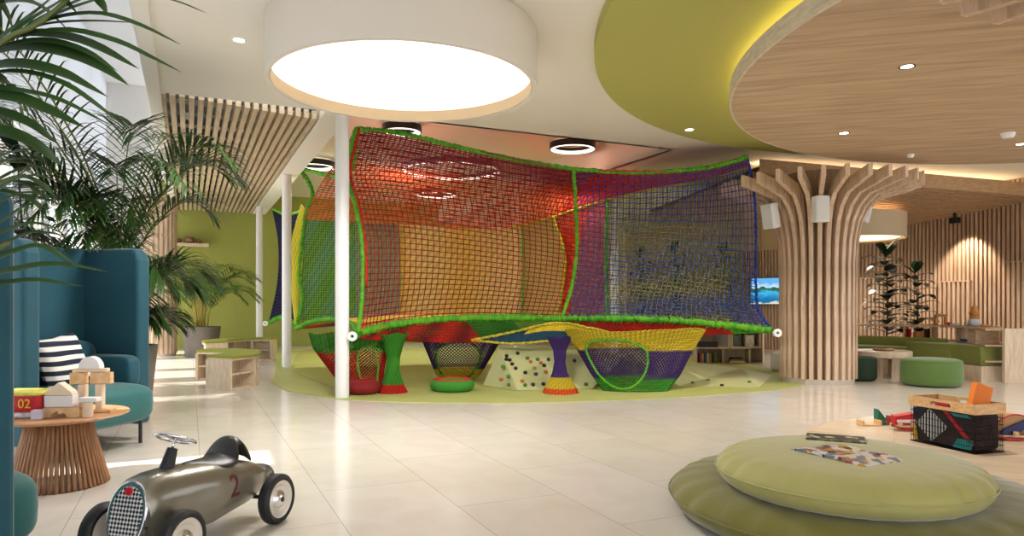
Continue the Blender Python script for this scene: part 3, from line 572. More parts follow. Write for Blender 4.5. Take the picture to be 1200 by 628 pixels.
speaker(961.5, 245, 9.12, .05, .0, 'white speaker on the front of the tree column')
speaker(903, 253, 9.55, -1.0, .2, 'white speaker on the left flank of the tree column, beside the net')
speaker(1013, 246, 9.55, 1.0, .2, 'white speaker on the right flank of the tree column')
m = MB(); T = Matrix.Translation((-7.35, 14.6, 0))
nfl = 22; prof = [(.30+.03*(1 if (i//2) % 2 else 0)) for i in range(nfl*4)]
m.prism([(r*math.cos(2*PI*i/len(prof)), r*math.sin(2*PI*i/len(prof))) for i, r in enumerate(prof)], .06, ZC, T); root = thing('fluted_column', 'fluted round wooden column at the left end of the green wall', 'column', (-7.35, 14.6, 0))
m.build('shaft', RIB, root); MB().lathe([(0, 0), (.31, 0), (.31, .06), (0, .06)], 32, T).build('plinth', mat('plinth_stone', (206, 196, 182), .6), root)

# ================================================================ FURNITURE AT LEFT
PIPE = mat('teal_edge', (24, 128, 140), .7)
def armchair(x, y, rz, label):
    root = thing('high_back_armchair', label, 'armchair', (x, y, 0), rz, 'teal high back armchairs')
    for sy in (-1, 1):
        m = MB(); pr = [(-.64, .13), (0, .13), (0, 1.44), (-.02, 1.50), (-.07, 1.54), (-.64, 1.54)]
        m.prism(pr, -.068, .068, Matrix.Translation((0, sy*.482, 0)) @ Matrix.Rotation(PI/2, 4, 'X')); m.build('side_wing', TEAL, root, bevel=.03, local=True, seg=3)
    MB().box((-.60, 0, .84), (.13, .96, 1.4)).build('backrest', TEAL, root, bevel=.03, local=True, seg=3)
    MB().sell((-.17, 0, .33), (.84, .82, .32), .35, 48, 20, e2=.5).build('seat_cushion', SEAT, root, smooth='all', local=True, label='sea green rounded seat cushion')
    MB().sell((-.47, 0, .60), (.22, .80, .42), .35, 40, 16, e2=.4).build('back_cushion', TEAL, root, smooth='all', local=True)
    MB().sell((-.22, .36, .56), (.50, .14, .26), .3, 32, 14, e2=.4).build('arm_cushion', TEAL, root, smooth='all', local=True)
    for sx, sy in ((.08, .36), (.08, -.36), (-.55, .4), (-.55, -.4)):
        MB().lathe([(0, 0), (.014, 0), (.014, .2), (0, .2)], 12, Matrix.Translation((sx, sy, 0))).build('leg', BLACK, root, local=True, smooth=True, label='black metal leg')
    return root
far = armchair(-3.1, 5.18, math.atan2(-.28, .96), 'teal high back armchair behind the round slatted table, holding the striped pillow')
dup(far, (-2.215, 2.6, 0), math.atan2(.94, .35), 'teal high back armchair cut by the left edge of the picture')
# striped pillow
STR = bpy.data.materials.new('striped_cotton'); STR.use_nodes = True; nt = STR.node_tree; b_ = nt.nodes['Principled BSDF']; b_.inputs['Roughness'].default_value = .9
tc = nt.nodes.new('ShaderNodeTexCoord'); wv = nt.nodes.new('ShaderNodeTexWave'); wv.bands_direction = 'Z'; wv.inputs['Scale'].default_value = 4.6; wv.inputs['Distortion'].default_value = .9; wv.inputs['Detail'].default_value = 1; wv.inputs['Detail Scale'].default_value = .6
nt.links.new(tc.outputs['Object'], wv.inputs['Vector']); rp = nt.nodes.new('ShaderNodeValToRGB'); rp.color_ramp.interpolation = 'CONSTANT'
rp.color_ramp.elements[0].color = lin((22, 30, 52)); rp.color_ramp.elements[1].position = .52; rp.color_ramp.elements[1].color = lin((226, 224, 218)); nt.links.new(wv.outputs['Fac'], rp.inputs[0]); nt.links.new(rp.outputs[0], b_.inputs['Base Color'])
p = at(73, 424, 5.15); R = Matrix.Rotation(math.atan2(-.28, .96)+.15, 4, 'Z') @ Matrix.Rotation(-.35, 4, 'Y') @ Matrix.Rotation(.12, 4, 'X')
m = MB(); nu = 20
def pil(u, v, s):
    w = (1-abs(u)**4)**.5*(1-abs(v)**4)**.5; return (s*.075*w, u*.22*(1-.12*(1-v*v)*-1*.0)*(1-.08*(1-abs(v))), v*.20*(1-.08*(1-abs(u))))
for s in (-1, 1):
    vs = [pil(-1+2*i/nu, -1+2*j/nu, s) for j in range(nu+1) for i in range(nu+1)]
    m.add(vs, [(j*(nu+1)+i, j*(nu+1)+i+1, (j+1)*(nu+1)+i+1, (j+1)*(nu+1)+i) for j in range(nu) for i in range(nu)], R)
o = m.build('pillow', STR, smooth='all', local=True); o.location = p; tag(o, 'navy and white striped pillow on the far teal armchair', 'pillow')
# slatted table
tb = thing('round_table', 'round wooden side table with flared slatted base beside the toy car', 'table', (-2.75, 4.25, 0)); T = Matrix.Translation((-2.75, 4.25, 0))
MB().lathe([(0, .40), (.30, .40), (.375, .418), (.38, .424), (.375, .43), (0, .43)], 72, T).build('tabletop', wood('table_top_wood', (168, 118, 80), (202, 152, 110), stretch=(1.5, 9, 9)), tb, smooth=True)
for k in range(54):
    a = 2*PI*k/54; c, s_ = math.cos(a), math.sin(a)
    P = [Vector((c*r, s_*r, z)) for r, z in [(.165, .40), (.185, .30), (.215, .18), (.255, .02), (.262, .0)]]
    MB().tube([T @ q for q in P], .0105, 6).build('base_slat', WALN, tb, smooth='all')
MB().lathe([(.15, .37), (.165, .37), (.165, .40), (0, .40)], 32, T).build('top_ring', WALN, tb, smooth=True)
# toys on the table
BE = wood('beech', (222, 176, 122), (240, 204, 156), scale=4, stretch=(6, 1, 6)); BE2 = mat('natural_block', (236, 214, 186), .6, noise=.04); WB = mat('white_block', (236, 232, 230), .6)
tz = .431
def blk(name, m, mtl, label, cat, bevel=.004, grp='toy blocks on the slatted table'):
    return tag(m.build(name, mtl, bevel=bevel), label, cat, grp)
def tp(x, Y): return Vector(((x-CX)*Y/F, Y, tz))
q = tp(72, 4.12); o = MB(); base = [(-.115, 0), (-.045, 0)]+[(-.045+.045*(1-math.cos(a)), .035*math.sin(a)) for a in [PI*i/8 for i in range(1, 8)]]+[(.045, 0), (.115, 0), (.115, .058), (-.115, .058)]
MX = lambda q, rz=0: Matrix.Translation(q) @ Matrix.Rotation(rz, 4, 'Z') @ Matrix.Rotation(PI/2, 4, 'X')
o.prism(base[::-1], -.03, .03, MX(q, .08)); blk('arch_block', o, BE, 'long wooden block with an arch cut out, under the white house block', 'toy block', 0)
o = MB(); o.prism([(-.08, .06), (.08, .06), (.08, .128), (-.08, .128)], -.035, .035, MX(q, .08)); blk('wooden_block', o, WB, 'white rectangular block on the arch block, under the roof block', 'toy block')
o = MB(); o.prism([(-.08, .13), (.08, .13), (.07, .15), (0, .205), (-.07, .15)], -.035, .035, MX(q, .08)); blk('roof_block', o, BE2, 'pinkish roof shaped block on top of the little toy house', 'toy block')
o = MB(); o.box(tp(44, 4.03)+Vector((0, 0, .027)), (.055, .055, .054), .3); blk('wooden_block', o, mat('lilac_block', (214, 206, 224), .6), 'small pale lilac cube at the near edge of the slatted table', 'toy block')
q = tp(103, 4.12); T2 = Matrix.Translation(q)
o = MB(); o.lathe([(0, 0), (.028, 0), (.028, .085), (0, .085)], 24, T2); tag(o.build('cylinder_block', BE2, smooth=True), 'short wooden cylinder block at the front of the block tower', 'toy block', 'toy blocks on the slatted table')
o = MB(); o.box(q+Vector((.0, .02, .099)), (.105, .06, .026), .05); blk('wooden_block', o, WB, 'white slab lying on the wooden cylinder block', 'toy block')
q = tp(107, 4.3)
for dx, z0, sx, sz, mt_, lb in [(-.05, 0, .04, .17, BE2, 'upright pillar at the left of the block tower'), (.055, .022, .04, .15, BE2, 'upright pillar at the right of the block tower'), (.075, 0, .12, .021, BE, 'flat orange-toned slab at the foot of the tower, right side'), (-.075, 0, .05, .05, BE, 'small orange-toned cube at the foot of the tower, left side'),
                             (-.075, .172, .09, .07, BE, 'square wooden block at the left of the tower top'), (.065, .174, .12, .07, BE, 'wooden block at the right of the tower top'), (0, .246, .2, .022, BE2, 'thin plank across the tower under the half round block')]:
    if 'left side' in lb: o = MB(); o.box(q+Vector((dx-.02, -.06, z0+sz/2)), (sx, .05, sz))
    else: o = MB(); o.box(q+Vector((dx, 0, z0+sz/2)), (sx, .05 if 'slab' not in lb else .08, sz), .1)
    blk('wooden_block', o, mt_, lb, 'toy block')
o = MB(); pr = [(.062*math.cos(a), .269+.072*math.sin(a)) for a in [PI*i/16 for i in range(17)]]; o.prism(pr, -.03, .03, MX(q, .1)); blk('half_round_block', o, WB, 'white half round block crowning the block tower', 'toy block', 0)
q = tp(30, 4.15); root = thing('picture_box', 'red round picture box with yellow lid on the slatted table', 'toy box', q)
MB().sell(q+Vector((0, 0, .085)), (.30, .22, .10), .4, 32, 10, e2=.12).build('box_body', mat('toy_red', (196, 30, 38), .5), root, smooth='all'); MB().sell(q+Vector((0, 0, .141)), (.31, .23, .022), .4, 32, 8, e2=.2).build('lid', mat('toy_yellow', (214, 206, 90), .5, noise=.3, nscale=20), root, smooth='all', label='yellow and green lid')
MB().sell(q+Vector((0, 0, .02)), (.26, .19, .038), .4, 32, 8, e2=.12).build('foot_band', mat('toy_white', (228, 226, 236), .5, noise=.4, nscale=30), root, smooth='all', label='white band with dark figures')
YEL = mat('number_yellow', (240, 190, 60), .5)
text_mb('02', .075, Matrix.Translation(q+Vector((.07, -.113, .085))) @ Matrix.Rotation(PI/2, 4, 'X')).build('lettering', YEL, root); text_mb('1X', .085, Matrix.Translation(q+Vector((-.05, -.113, .085))) @ Matrix.Rotation(PI/2, 4, 'X')).build('lettering', WB, root)

# ================================================================ TOY CAR
car = thing('toy_car', 'grey retro pedal racer with number 2 on its flank, at lower left', 'toy car', (-1.46, 3.25, 0), math.atan2(-.95, -.29))
PAINT = mat('car_paint', (128, 122, 108), .3, .55, coat=.6); TYRE = mat('tyre', (24, 24, 25), .55)
secs = [(.40, .085, .11, .255), (.385, .10, .09, .34), (.345, .112, .085, .372), (.27, .124, .078, .38), (.15, .134, .075, .378), (0, .140, .075, .364), (-.12, .135, .09, .342), (-.24, .126, .10, .325), (-.33, .105, .115, .298), (-.41, .075, .14, .26), (-.455, .035, .17, .22), (-.462, .008, .19, .20)]
def car_sec(x):
    for i in range(len(secs)-1):
        a, b = secs[i], secs[i+1]
        if a[0] >= x >= b[0]:
            t = (a[0]-x)/(a[0]-b[0]); return [a[k]*(1-t)+b[k]*t for k in range(4)]
    return secs[0]
m = MB(); vs = []; nn = 36; sgp = lambda v, p: math.copysign(abs(v)**p, v)
xs = [secs[0][0]-(secs[0][0]-secs[-1][0])*i/40 for i in range(41)]
for x in xs:
    _, w, z0, z1 = car_sec(x); c_ = (z0+z1)/2; h = (z1-z0)/2
    for i in range(nn):
        a = 2*PI*i/nn; vs.append((x, w*sgp(math.cos(a), .72), c_+h*sgp(math.sin(a), .8)))
fs = [(j*nn+i, j*nn+(i+1) % nn, (j+1)*nn+(i+1) % nn, (j+1)*nn+i) for j in range(40) for i in range(nn)]+[tuple(range(nn)), tuple(range(40*nn+nn-1, 40*nn-1, -1))]
m.add(vs, fs).build('body', PAINT, car, smooth='all', local=True)
GR = bpy.data.materials.new('grille_mesh'); GR.use_nodes = True; nt = GR.node_tree; b_ = nt.nodes['Principled BSDF']; b_.inputs['Metallic'].default_value = .1; b_.inputs['Roughness'].default_value = .4
tc = nt.nodes.new('ShaderNodeTexCoord'); mp = nt.nodes.new('ShaderNodeMapping'); mp.inputs['Rotation'].default_value = (PI/4, 0, 0); ck = nt.nodes.new('ShaderNodeTexChecker'); ck.inputs['Scale'].default_value = 85
mp.inputs['Scale'].default_value = (0, 1, 1)
ck.inputs[1].default_value = lin((228, 228, 226)); ck.inputs[2].default_value = lin((20, 20, 22)); nt.links.new(tc.outputs['Object'], mp.inputs[0]); nt.links.new(mp.outputs[0], ck.inputs[0]); nt.links.new(ck.outputs[0], b_.inputs[0])
tl = Matrix.Translation((.403, 0, .218)) @ Matrix.Rotation(math.radians(-14), 4, 'Y')     # tilted grille
def egg(ky, kz, n=36): return [(ky*math.sin(a)*(1+.12*math.cos(a)), kz*math.cos(a)) for a in [2*PI*i/n for i in range(n)]]
def yz_prism(poly, x0, x1): return MB().add([(x, y, z) for x in (x0, x1) for y, z in poly], [tuple(range(len(poly)-1, -1, -1)), tuple(range(len(poly), 2*len(poly)))]+[(i, (i+1) % len(poly), len(poly)+(i+1) % len(poly), len(poly)+i) for i in range(len(poly))], tl)
yz_prism(egg(.098, .150), -.05, .008).build('grille_surround', CHROME, car, local=True, bevel=.006, label='chrome grille surround')
yz_prism(egg(.078, .128), .006, .012).build('grille', GR, car, local=True, label='chequered mesh grille')
MB().lathe([(0, .012), (.016, .009), (.018, 0), (0, 0)], 20, tl @ Matrix.Translation((.012, 0, .108)) @ Matrix.Rotation(PI/2, 4, 'Y')).build('badge', mat('badge_red', (200, 24, 44), .3), car, local=True, smooth=True, label='round red badge')
for sx, sy in ((.32, -1), (.32, 1), (-.32, -1), (-.32, 1)):
    W_ = Matrix.Translation((sx, sy*.2, .122)) @ Matrix.Rotation(-sy*PI/2, 4, 'X')
    w = MB().lathe([(.092+.0, -.03), (.108, -.032), (.122, -.018), (.124, 0), (.122, .018), (.108, .03), (.092, .026)], 48, W_, close=True).build('wheel', TYRE, car, smooth=True, local=True, label='black tyre with white rim')
    MB().lathe([(.0, .012), (.05, .012), (.066, .02), (.072, .014), (.088, .024), (.094, .024), (.094, -.026), (0, -.02)], 48, W_).build('rim', mat('wheel_cream', (222, 214, 204), .3, .3), w, smooth=True, local=True, label='cream rim')
    MB().lathe([(0, .034), (.02, .032), (.04, .022), (.046, .012)], 32, W_).build('hubcap', CHROME, w, smooth=True, local=True, label='chrome hubcap'); MB().lathe([(0, .036), (.013, .035), (.014, .03)], 16, W_).build('hub_emblem', BLACK, w, smooth=True, local=True)
for sx in (.32, -.32): MB().lathe([(0, -.19), (.01, -.19), (.01, .19), (0, .19)], 12, Matrix.Translation((sx, 0, .122)) @ Matrix.Rotation(PI/2, 4, 'X')).build('axle', BLACK, car, local=True)
colT = Matrix.Translation((.20, 0, .345)) @ Matrix.Rotation(math.radians(-22), 4, 'Y')
MB().lathe([(.036, 0), (.033, .02), (.022, .12), (0, .12)], 24, colT).build('steering_column', mat('black_rubber', (26, 26, 30), .45), car, smooth=True, local=True)
sw = MB().tube([colT @ Vector((0, 0, .11)), colT @ Vector((0, 0, .165))], .007, 8); swT = Matrix.Translation((.14, 0, .495)) @ Matrix.Rotation(math.radians(-24), 4, 'Y')
prf = [(.086+.007*math.cos(a), .007*math.sin(a)) for a in [2*PI*i/8 for i in range(8)]]; sw.lathe(prf, 40, swT, close=True)
for a in (0, 2.1, 4.2): sw.tube([swT @ Vector((0, 0, 0)), swT @ Vector((math.cos(a)*.086, math.sin(a)*.086, 0))], .0045, 6)
sw.build('steering_wheel', CHROME, car, smooth='all', local=True)
m = MB(); vs = []
prof = [(.10, .362, .012), (.04, .358, .05), (-.03, .352, .085), (-.10, .348, .10), (-.16, .356, .10), (-.185, .40, .085), (-.20, .43, .06), (-.225, .432, .055), (-.25, .39, .07), (-.275, .33, .08)]
for x, z, w in prof:
    for k in range(9): 
        f = -1+k/4; vs.append((x, w*f, z-(.035 if z < .38 else .03)*abs(f)**2.5))
fs = [(j*9+i, j*9+i+1, (j+1)*9+i+1, (j+1)*9+i) for j in range(len(prof)-1) for i in range(8)]
o = m.add(vs, fs).build('seat', mat('black_leather', (30, 28, 28), .4), car, smooth='all', local=True); sm = o.modifiers.new('thick', 'SOLIDIFY'); sm.thickness = .02; sm.offset = 1; sub = o.modifiers.new('sub', 'SUBSURF'); sub.levels = sub.render_levels = 2
def flank(v):                                  # lay the numeral onto the curved side facing the room
    x = -.09-v.x; z = .235+v.y; _, w, z0, z1 = car_sec(x); h = (z1-z0)/2; s = min(.99, abs((z-(z0+z1)/2)/h)); a = math.asin(s**(1/.8)); return Vector((x, w*math.cos(a)**.72+.0015+v.z, z))
text_mb('2', .15, Matrix(), warp=flank, extrude=.001).build('numeral', mat('numeral_red', (92, 26, 30), .4), car, local=True, label='dark red numeral 2')

# ================================================================ BENCHES
def arc_bench(cx, cy, ro, ri, a0, a1, label, nbay=4):
    root = thing('curved_bench', label, 'bench', (cx, cy, 0), 0, 'curved cubby benches'); T = Matrix.Translation((cx, cy, 0)); n = 40
    MB().lathe([(ri, .375), (ro, .375), (ro, .40), (ri, .40)], n, T, True, a0, a1).build('seat_board', PALE, root, smooth=True)
    MB().lathe([(ri+.0, .401), (ro+.01, .401), (ro+.015, .42), (ro, .435), (ri, .435), (ri-.01, .42)], n, T, True, a0, a1).build('seat_pad', mat('lime_felt', (150, 156, 62), .85), root, smooth=True, label='lime green seat pad')
    MB().lathe([(ri+.02, .19), (ro-.02, .19), (ro-.02, .21), (ri+.02, .21)], n, T, True, a0, a1).build('shelf', PALE, root, smooth=True)
    MB().lathe([(ri+.02, .0), (ro-.02, .0), (ro-.02, .03), (ri+.02, .03)], n, T, True, a0, a1).build('bottom_board', PALE, root, smooth=True)
    MB().lathe([((ri+ro)/2-.01, .0), ((ri+ro)/2+.01, .0), ((ri+ro)/2+.01, .37), ((ri+ro)/2-.01, .37)], n, T, True, a0, a1).build('middle_panel', PALE, root, smooth=True)
    for k in range(nbay+1):
        a = a0+(a1-a0)*k/nbay; r = (ri+ro)/2; MB().box((cx+r*math.cos(a), cy+r*math.sin(a), .1875), (ro-ri, .035, .375), a).build('divider', PALE, root)
    return root
arc_bench(-4.50, 9.27, 1.1, .66, math.radians(-27), math.radians(88), 'nearer curved lime topped bench with open cubbies, in front of the white posts')
arc_bench(-4.55, 12.75, 1.0, .62, math.radians(222), math.radians(95), 'farther curved lime topped bench, in front of the potted areca palm')
p = at(225, 289, 16.6); root = thing('wall_shelf', 'small pale shelf high on the lime green wall', 'shelf', p)
u_ = math.atan2(.419, .908); q = st(-.05, 18.28, 2.48)
MB().box(q, (.95, .24, .07), u_).build('board', PALE, root, bevel=.005)
for dx, r, lb in [(-.2, .13, 'brown carved lump at the left on the high shelf'), (.06, .17, 'brown carved lump in the middle of the high shelf'), (.26, .09, 'small brown carved lump at the right on the high shelf')]:
    o = MB().sell(q+Vector((.908*dx, .419*dx, .035+r*.45)), (r*1.6, r*1.2, r*.9), .9, 14, 8, wob=.06); tag(o.build('wood_ornament', mat('ornament_brown', (140, 96, 66), .7, noise=.3), smooth='all'), lb, 'ornament')

# ================================================================ ROUND CUSHIONS, MAGAZINES
def round_cushion(x, y, z0, r, h, m_, label):
    root = thing('floor_cushion', label, 'floor cushion', (x, y, z0)); m = MB(); n = 120; prof = [(0, h), (.5, h*.995), (.75, h*.97), (.87, h*.9), (.94, h*.78), (.985, h*.6), (1, h*.48), (.985, h*.3), (.95, h*.12), (.9, 0), (0, 0)]
    vs = []
    for i in range(n):
        a = 2*PI*i/n
        pk = .5+.5*math.sin(a*31+2*math.sin(a*3)); pk = pk**3*(.5+.5*math.sin(a*5+1)**2)
        for rr, z in prof:
            e = max(0, (rr-.78)/.22)*(1 if z > h*.35 else .3); vs.append((x+rr*r*math.cos(a)*(1-.02*pk*e), y+rr*r*math.sin(a)*(1-.02*pk*e), z0+z-.13*h*pk*e))
    k = len(prof); fs = [(i*k+j, ((i+1) % n)*k+j, ((i+1) % n)*k+j+1, i*k+j+1) for i in range(n) for j in range(k-1)]
    m.add(vs, fs).build('cover', m_, root, smooth='all')
    T = Matrix.Translation((x, y, z0)); zz = h*.47; MB().lathe([(r*1.001+.004*math.cos(a), zz+.004*math.sin(a)) for a in [2*PI*i/6 for i in range(6)]], 96, T, close=True).build('piping', m_, root, smooth='all'); return root
round_cushion(1.76, 3.60, .007, .93, .20, MOSS, 'large dark moss green round floor cushion under the smaller one')
round_cushion(1.635, 3.42, .205, .615, .165, SAGE, 'lighter sage green round cushion on top, carrying two magazines')
def magazine(c, rz, w, h, label, cols, dark, openm):
    root = thing('magazine', label, 'magazine', c); R = Matrix.Translation(c) @ Matrix.Rotation(rz, 4, 'Z')
    mt_ = bpy.data.materials.new('printed_page'); mt_.use_nodes = True; nt = mt_.node_tree; b_ = nt.nodes['Principled BSDF']; b_.inputs['Roughness'].default_value = .35
    tc = nt.nodes.new('ShaderNodeTexCoord'); vo = nt.nodes.new('ShaderNodeTexVoronoi'); vo.inputs['Scale'].default_value = 26; vo.distance = 'CHEBYCHEV'; nt.links.new(tc.outputs['Object'], vo.inputs[0]); rp = nt.nodes.new('ShaderNodeValToRGB'); rp.color_ramp.interpolation = 'CONSTANT'
    nt.links.new(vo.outputs['Color'], rp.inputs[0]); e = rp.color_ramp.elements; e[0].color = lin(cols[0]); e[1].position = .2; e[1].color = lin(cols[1])
    for i, c_ in enumerate(cols[2:]): x = e.new(.32+i*.13); x.color = lin(c_)
    nt.links.new(rp.outputs[0], b_.inputs[0])
    for s in ((-1, 1) if openm else (0,)):
        vs = []; n = 10
        for i in range(n+1):
            t = i/n; x = s*w*t if openm else (-w/2+w*t); z = .012+.012*math.sin(PI*t)**.8*(1 if openm else .0)-.008*t*(1 if openm else 0)
            vs += [(x, -h/2, z), (x, h/2, z), (x, -h/2, 0.0+max(0, z-.014)), (x, h/2, max(0, z-.014))]
        fs = []
        for i in range(n): a = i*4; b = a+4; fs += [(a, b, b+1, a+1), (a+2, a+3, b+3, b+2), (a, a+2, b+2, b), (a+1, b+1, b+3, a+3)]
        fs += [(n*4, n*4+2, n*4+3, n*4+1), (0, 1, 3, 2)]
        MB().add(vs, fs, R).build('page_block', mt_, root, smooth=True)
magazine(Vector((1.60, 3.36, .368)), -1.12, .205, .27, 'open colourful magazine lying on the sage cushion, nearer the viewer', [(60, 50, 48), (196, 150, 60), (226, 216, 196), (170, 110, 90), (220, 214, 220), (110, 130, 150), (200, 180, 90)], False, True)
magazine(Vector((1.745, 3.775, .361)), -.42, .29, .20, 'dark closed magazine on the sage cushion, behind the open one', [(20, 26, 28), (26, 40, 44), (50, 80, 50), (210, 206, 190), (20, 22, 26), (90, 110, 60), (30, 40, 50)], True, False)

# ================================================================ CRATE AND TOYS ON THE OAK INLAY
bk = thing('toy_crate', 'wire toy crate with a wooden rim, standing on the oak inlay behind the cushions', 'crate', (3.33, 5.04, .007))
ax = Vector((-.30, .954, 0)).normalized(); ay = Vector((ax.y, -ax.x, 0)); LX, LY = .57, .30; o0 = Vector((3.33, 5.03, .007))
BM = Matrix(((ax.x, ay.x, 0, o0.x), (ax.y, ay.y, 0, o0.y), (0, 0, 1, o0.z), (0, 0, 0, 1)))
RIMW = wood('crate_wood', (206, 158, 106), (230, 188, 136), stretch=(2, 9, 9), scale=4)
sl = [(.0, .285), (LX, .285), (LX, .36), (0, .36)]
slot = [(LX*.5+.085*math.cos(a)*(1 if abs(math.cos(a)) > .01 else 1), .325+.014*math.sin(a)) for a in [2*PI*i/16 for i in range(16)]]
def xzp(poly, y0, y1, M): return MB().add([(x, y, z) for y in (y0, y1) for x, z in poly], [tuple(range(len(poly))), tuple(range(2*len(poly)-1, len(poly)-1, -1))]+[(i, len(poly)+i, len(poly)+(i+1) % len(poly), (i+1) % len(poly)) for i in range(len(poly))], M)
for y0 in (0, LY-.014):                        # long boards with a hand slot
    m = MB()
    for a, b, c, d in [(0, LX, .285, .311), (0, LX, .339, .36), (0, LX*.5-.085, .311, .339), (LX*.5+.085, LX, .311, .339)]: m.box(((a+b)/2, y0+.007, (c+d)/2), (b-a, .014, d-c), M=BM)
    m.build('rim_board', RIMW, bk)
for x0 in (.007, LX-.007): MB().box((x0, LY/2, .3225), (.0141, LY-.028, .075), M=BM).build('rim_board', RIMW, bk)
WIRE = mat('wire', (28, 26, 26), .4, .6)
def wires(a, b, nm, k):
    m = MB(); d = b-a
    for i in range(k+1):
        p = a+d*i/k; m.tube([BM @ p, BM @ (p+Vector((0, 0, .285)))], .0017, 4)
    for z in (.004, .05, .1, .15, .2, .25): m.tube([BM @ (a+Vector((0, 0, z))), BM @ (b+Vector((0, 0, z)))], .0022, 4)
    m.build(nm, WIRE, bk)
c_ = [Vector((.01, .01, 0)), Vector((LX-.01, .01, 0)), Vector((LX-.01, LY-.01, 0)), Vector((.01, LY-.01, 0))]
for i in range(4): wires(c_[i], c_[(i+1) % 4], 'wire_side', 40 if i % 2 == 0 else 20)
m = MB(); m.box((LX/2, LY/2, .004), (LX-.02, LY-.02, .006), M=BM); m.build('bottom_panel', WIRE, bk)
# cloth in the crate
cl = thing('folded_blanket', 'dark blanket with striped diamonds stuffed in the wire crate', 'blanket', BM @ Vector((LX/2, LY/2, .01)))
MB().sell((LX/2, LY/2, .15), (LX-.05, LY-.05, .27), .15, 32, 12, M=BM).build('cloth_body', mat('blanket_dark', (58, 44, 44), .9, noise=.4, nscale=9), cl, smooth='all')
def patch(pl, off, col, face=0, nm='diamond_patch'):
    m = MB(); P = [Vector((x, .022-off, z)) if face == 0 else Vector((.022-off, x, z)) for x, z in pl]; Q = [p+(Vector((0, .004, 0)) if face == 0 else Vector((.004, 0, 0))) for p in P]; n = len(P)
    m.add(P+Q, [tuple(range(n)), tuple(range(2*n-1, n-1, -1))]+[(i, (i+1) % n, n+(i+1) % n, n+i) for i in range(n)], BM); m.build(nm, col, cl)
NV = mat('cloth_navy', (26, 40, 66), .9); WT = mat('cloth_white', (224, 222, 216), .9); RD = mat('cloth_red', (186, 30, 44), .9); TL = mat('cloth_teal', (40, 140, 140), .9); YL = mat('cloth_yellow', (214, 170, 40), .9)
D = [(.38, .03), (.52, .15), (.40, .275), (.24, .155)]
patch(D, .001, WT)
for i in range(11):
    t0, t1 = i/11, (i+.45)/11; L_ = lambda a, b, t: (a[0]+(b[0]-a[0])*t, a[1]+(b[1]-a[1])*t)
    xs0 = .24+(.28)*t0; xs1 = .24+.28*t1
    def zr(x):
        lo = max([.155+(x-.24)*(.03-.155)/(.14) if x < .38 else .03+(x-.38)*(.12/.14)]); hi = .155+(x-.24)*(.12/.16) if x < .40 else .275-(x-.40)*(.125/.12); return lo, hi
    a, b = zr(xs0), zr(xs1); patch([(xs0, a[0]), (xs1, b[0]), (xs1, b[1]), (xs0, a[1])], .003, NV, nm='stripe')
patch([(.24, .275), (.28, .275), (.06, .06), (.03, .075)], .002, RD, nm='red_band'); patch([(.05, .02), (.20, .02), (.16, .09), (.03, .10)], .002, TL, nm='teal_patch'); patch([(.50, .02), (.54, .02), (.54, .16), (.52, .12)], .002, YL, nm='yellow_patch'); patch([(.42, .27), (.54, .27), (.54, .17)], .002, NV, nm='navy_patch'); patch([(.08, .27), (.22, .27), (.18, .25), (.05, .25)], .002, TL, nm='teal_band')
o = MB().sell((LX*.5, .02, .325), (.12, .03, .026), .6, 20, 8, M=BM).build('rolled_cloth', RD, smooth='all'); tag(o, 'red rolled cloth showing in the hand slot of the crate', 'cloth')
o = MB().box((0, 0, 0), (.16, .05, .24), M=Matrix.Translation(BM @ Vector((.12, LY*.62, .37))) @ Matrix.Rotation(.25, 4, 'Z') @ Matrix.Rotation(.3, 4, 'Y')); tag(o.build('foam_block', mat('toy_orange', (238, 128, 26), .6), bevel=.006), 'bright orange block sticking up out of the crate', 'toy block')
# rocking toys
RW = wood('rocker_wood', (178, 130, 80), (208, 160, 106), scale=4)
TR = mat('toy_red', (196, 30, 38), .5); TG = mat('toy_teal', (30, 116, 92), .6); TW = mat('toy_wood_pale', (220, 184, 140), .6)
def rocker(x, y, rz, L, label, mirror=1):
    root = thing('wooden_rocker', label, 'wooden toy', (x, y, .007)); M_ = Matrix.Translation((x, y, .007)) @ Matrix.Rotation(rz, 4, 'Z')
    arc = [(L/2*math.cos(a), .04+.10*(1-math.sin(a))*0) for a in (0, PI)]
    lo = [(-L/2+L*i/12, .002+.05*(abs(i/6-1))**2.2) for i in range(13)]; up = [(x_, z+.014) for x_, z in lo][::-1]
    for s in (-.07, .07): xzp(lo+up, s-.008, s+.008, M_).build('runner', TR, root)
    MB().box((0, 0, .04), (L*.8, .15, .014), M=M_).build('deck', TW, root, bevel=.003); return root, M_
r1, M1 = rocker(3.42, 6.02, -.15, .34, 'wooden rocking toy with red runners left of the crate')
xzp([(-.13, .05), (.10, .05), (.12, .12), (.02, .15), (-.13, .12)], -.05, .05, M1).build('hull', TR, r1); xzp([(-.12, .07), (.10, .07), (.10, .10), (-.12, .095)], -.054, .054, M1).build('hull_stripe', mat('toy_white2', (226, 224, 230), .6), r1)
for dx in (-.1, 0, .1): MB().lathe([(0, 0), (.018, 0), (.018, .03), (0, .03)], 12, M1 @ Matrix.Translation((dx, -.07, .048))).build('peg', TW, r1, smooth=True)
o = xzp([(-.09, 0), (.09, 0), (.09, .05), (.075, .05), (.075, .014), (-.075, .014), (-.075, .05), (-.09, .05)], -.05, .05, Matrix.Translation((3.19, 6.25, .007)) @ Matrix.Rotation(.1, 4, 'Z')); tag(o.build('wooden_tray', wood('beech', (222, 176, 122), (240, 204, 156))), 'little open beech tray at the far left of the rocking toy', 'toy block')
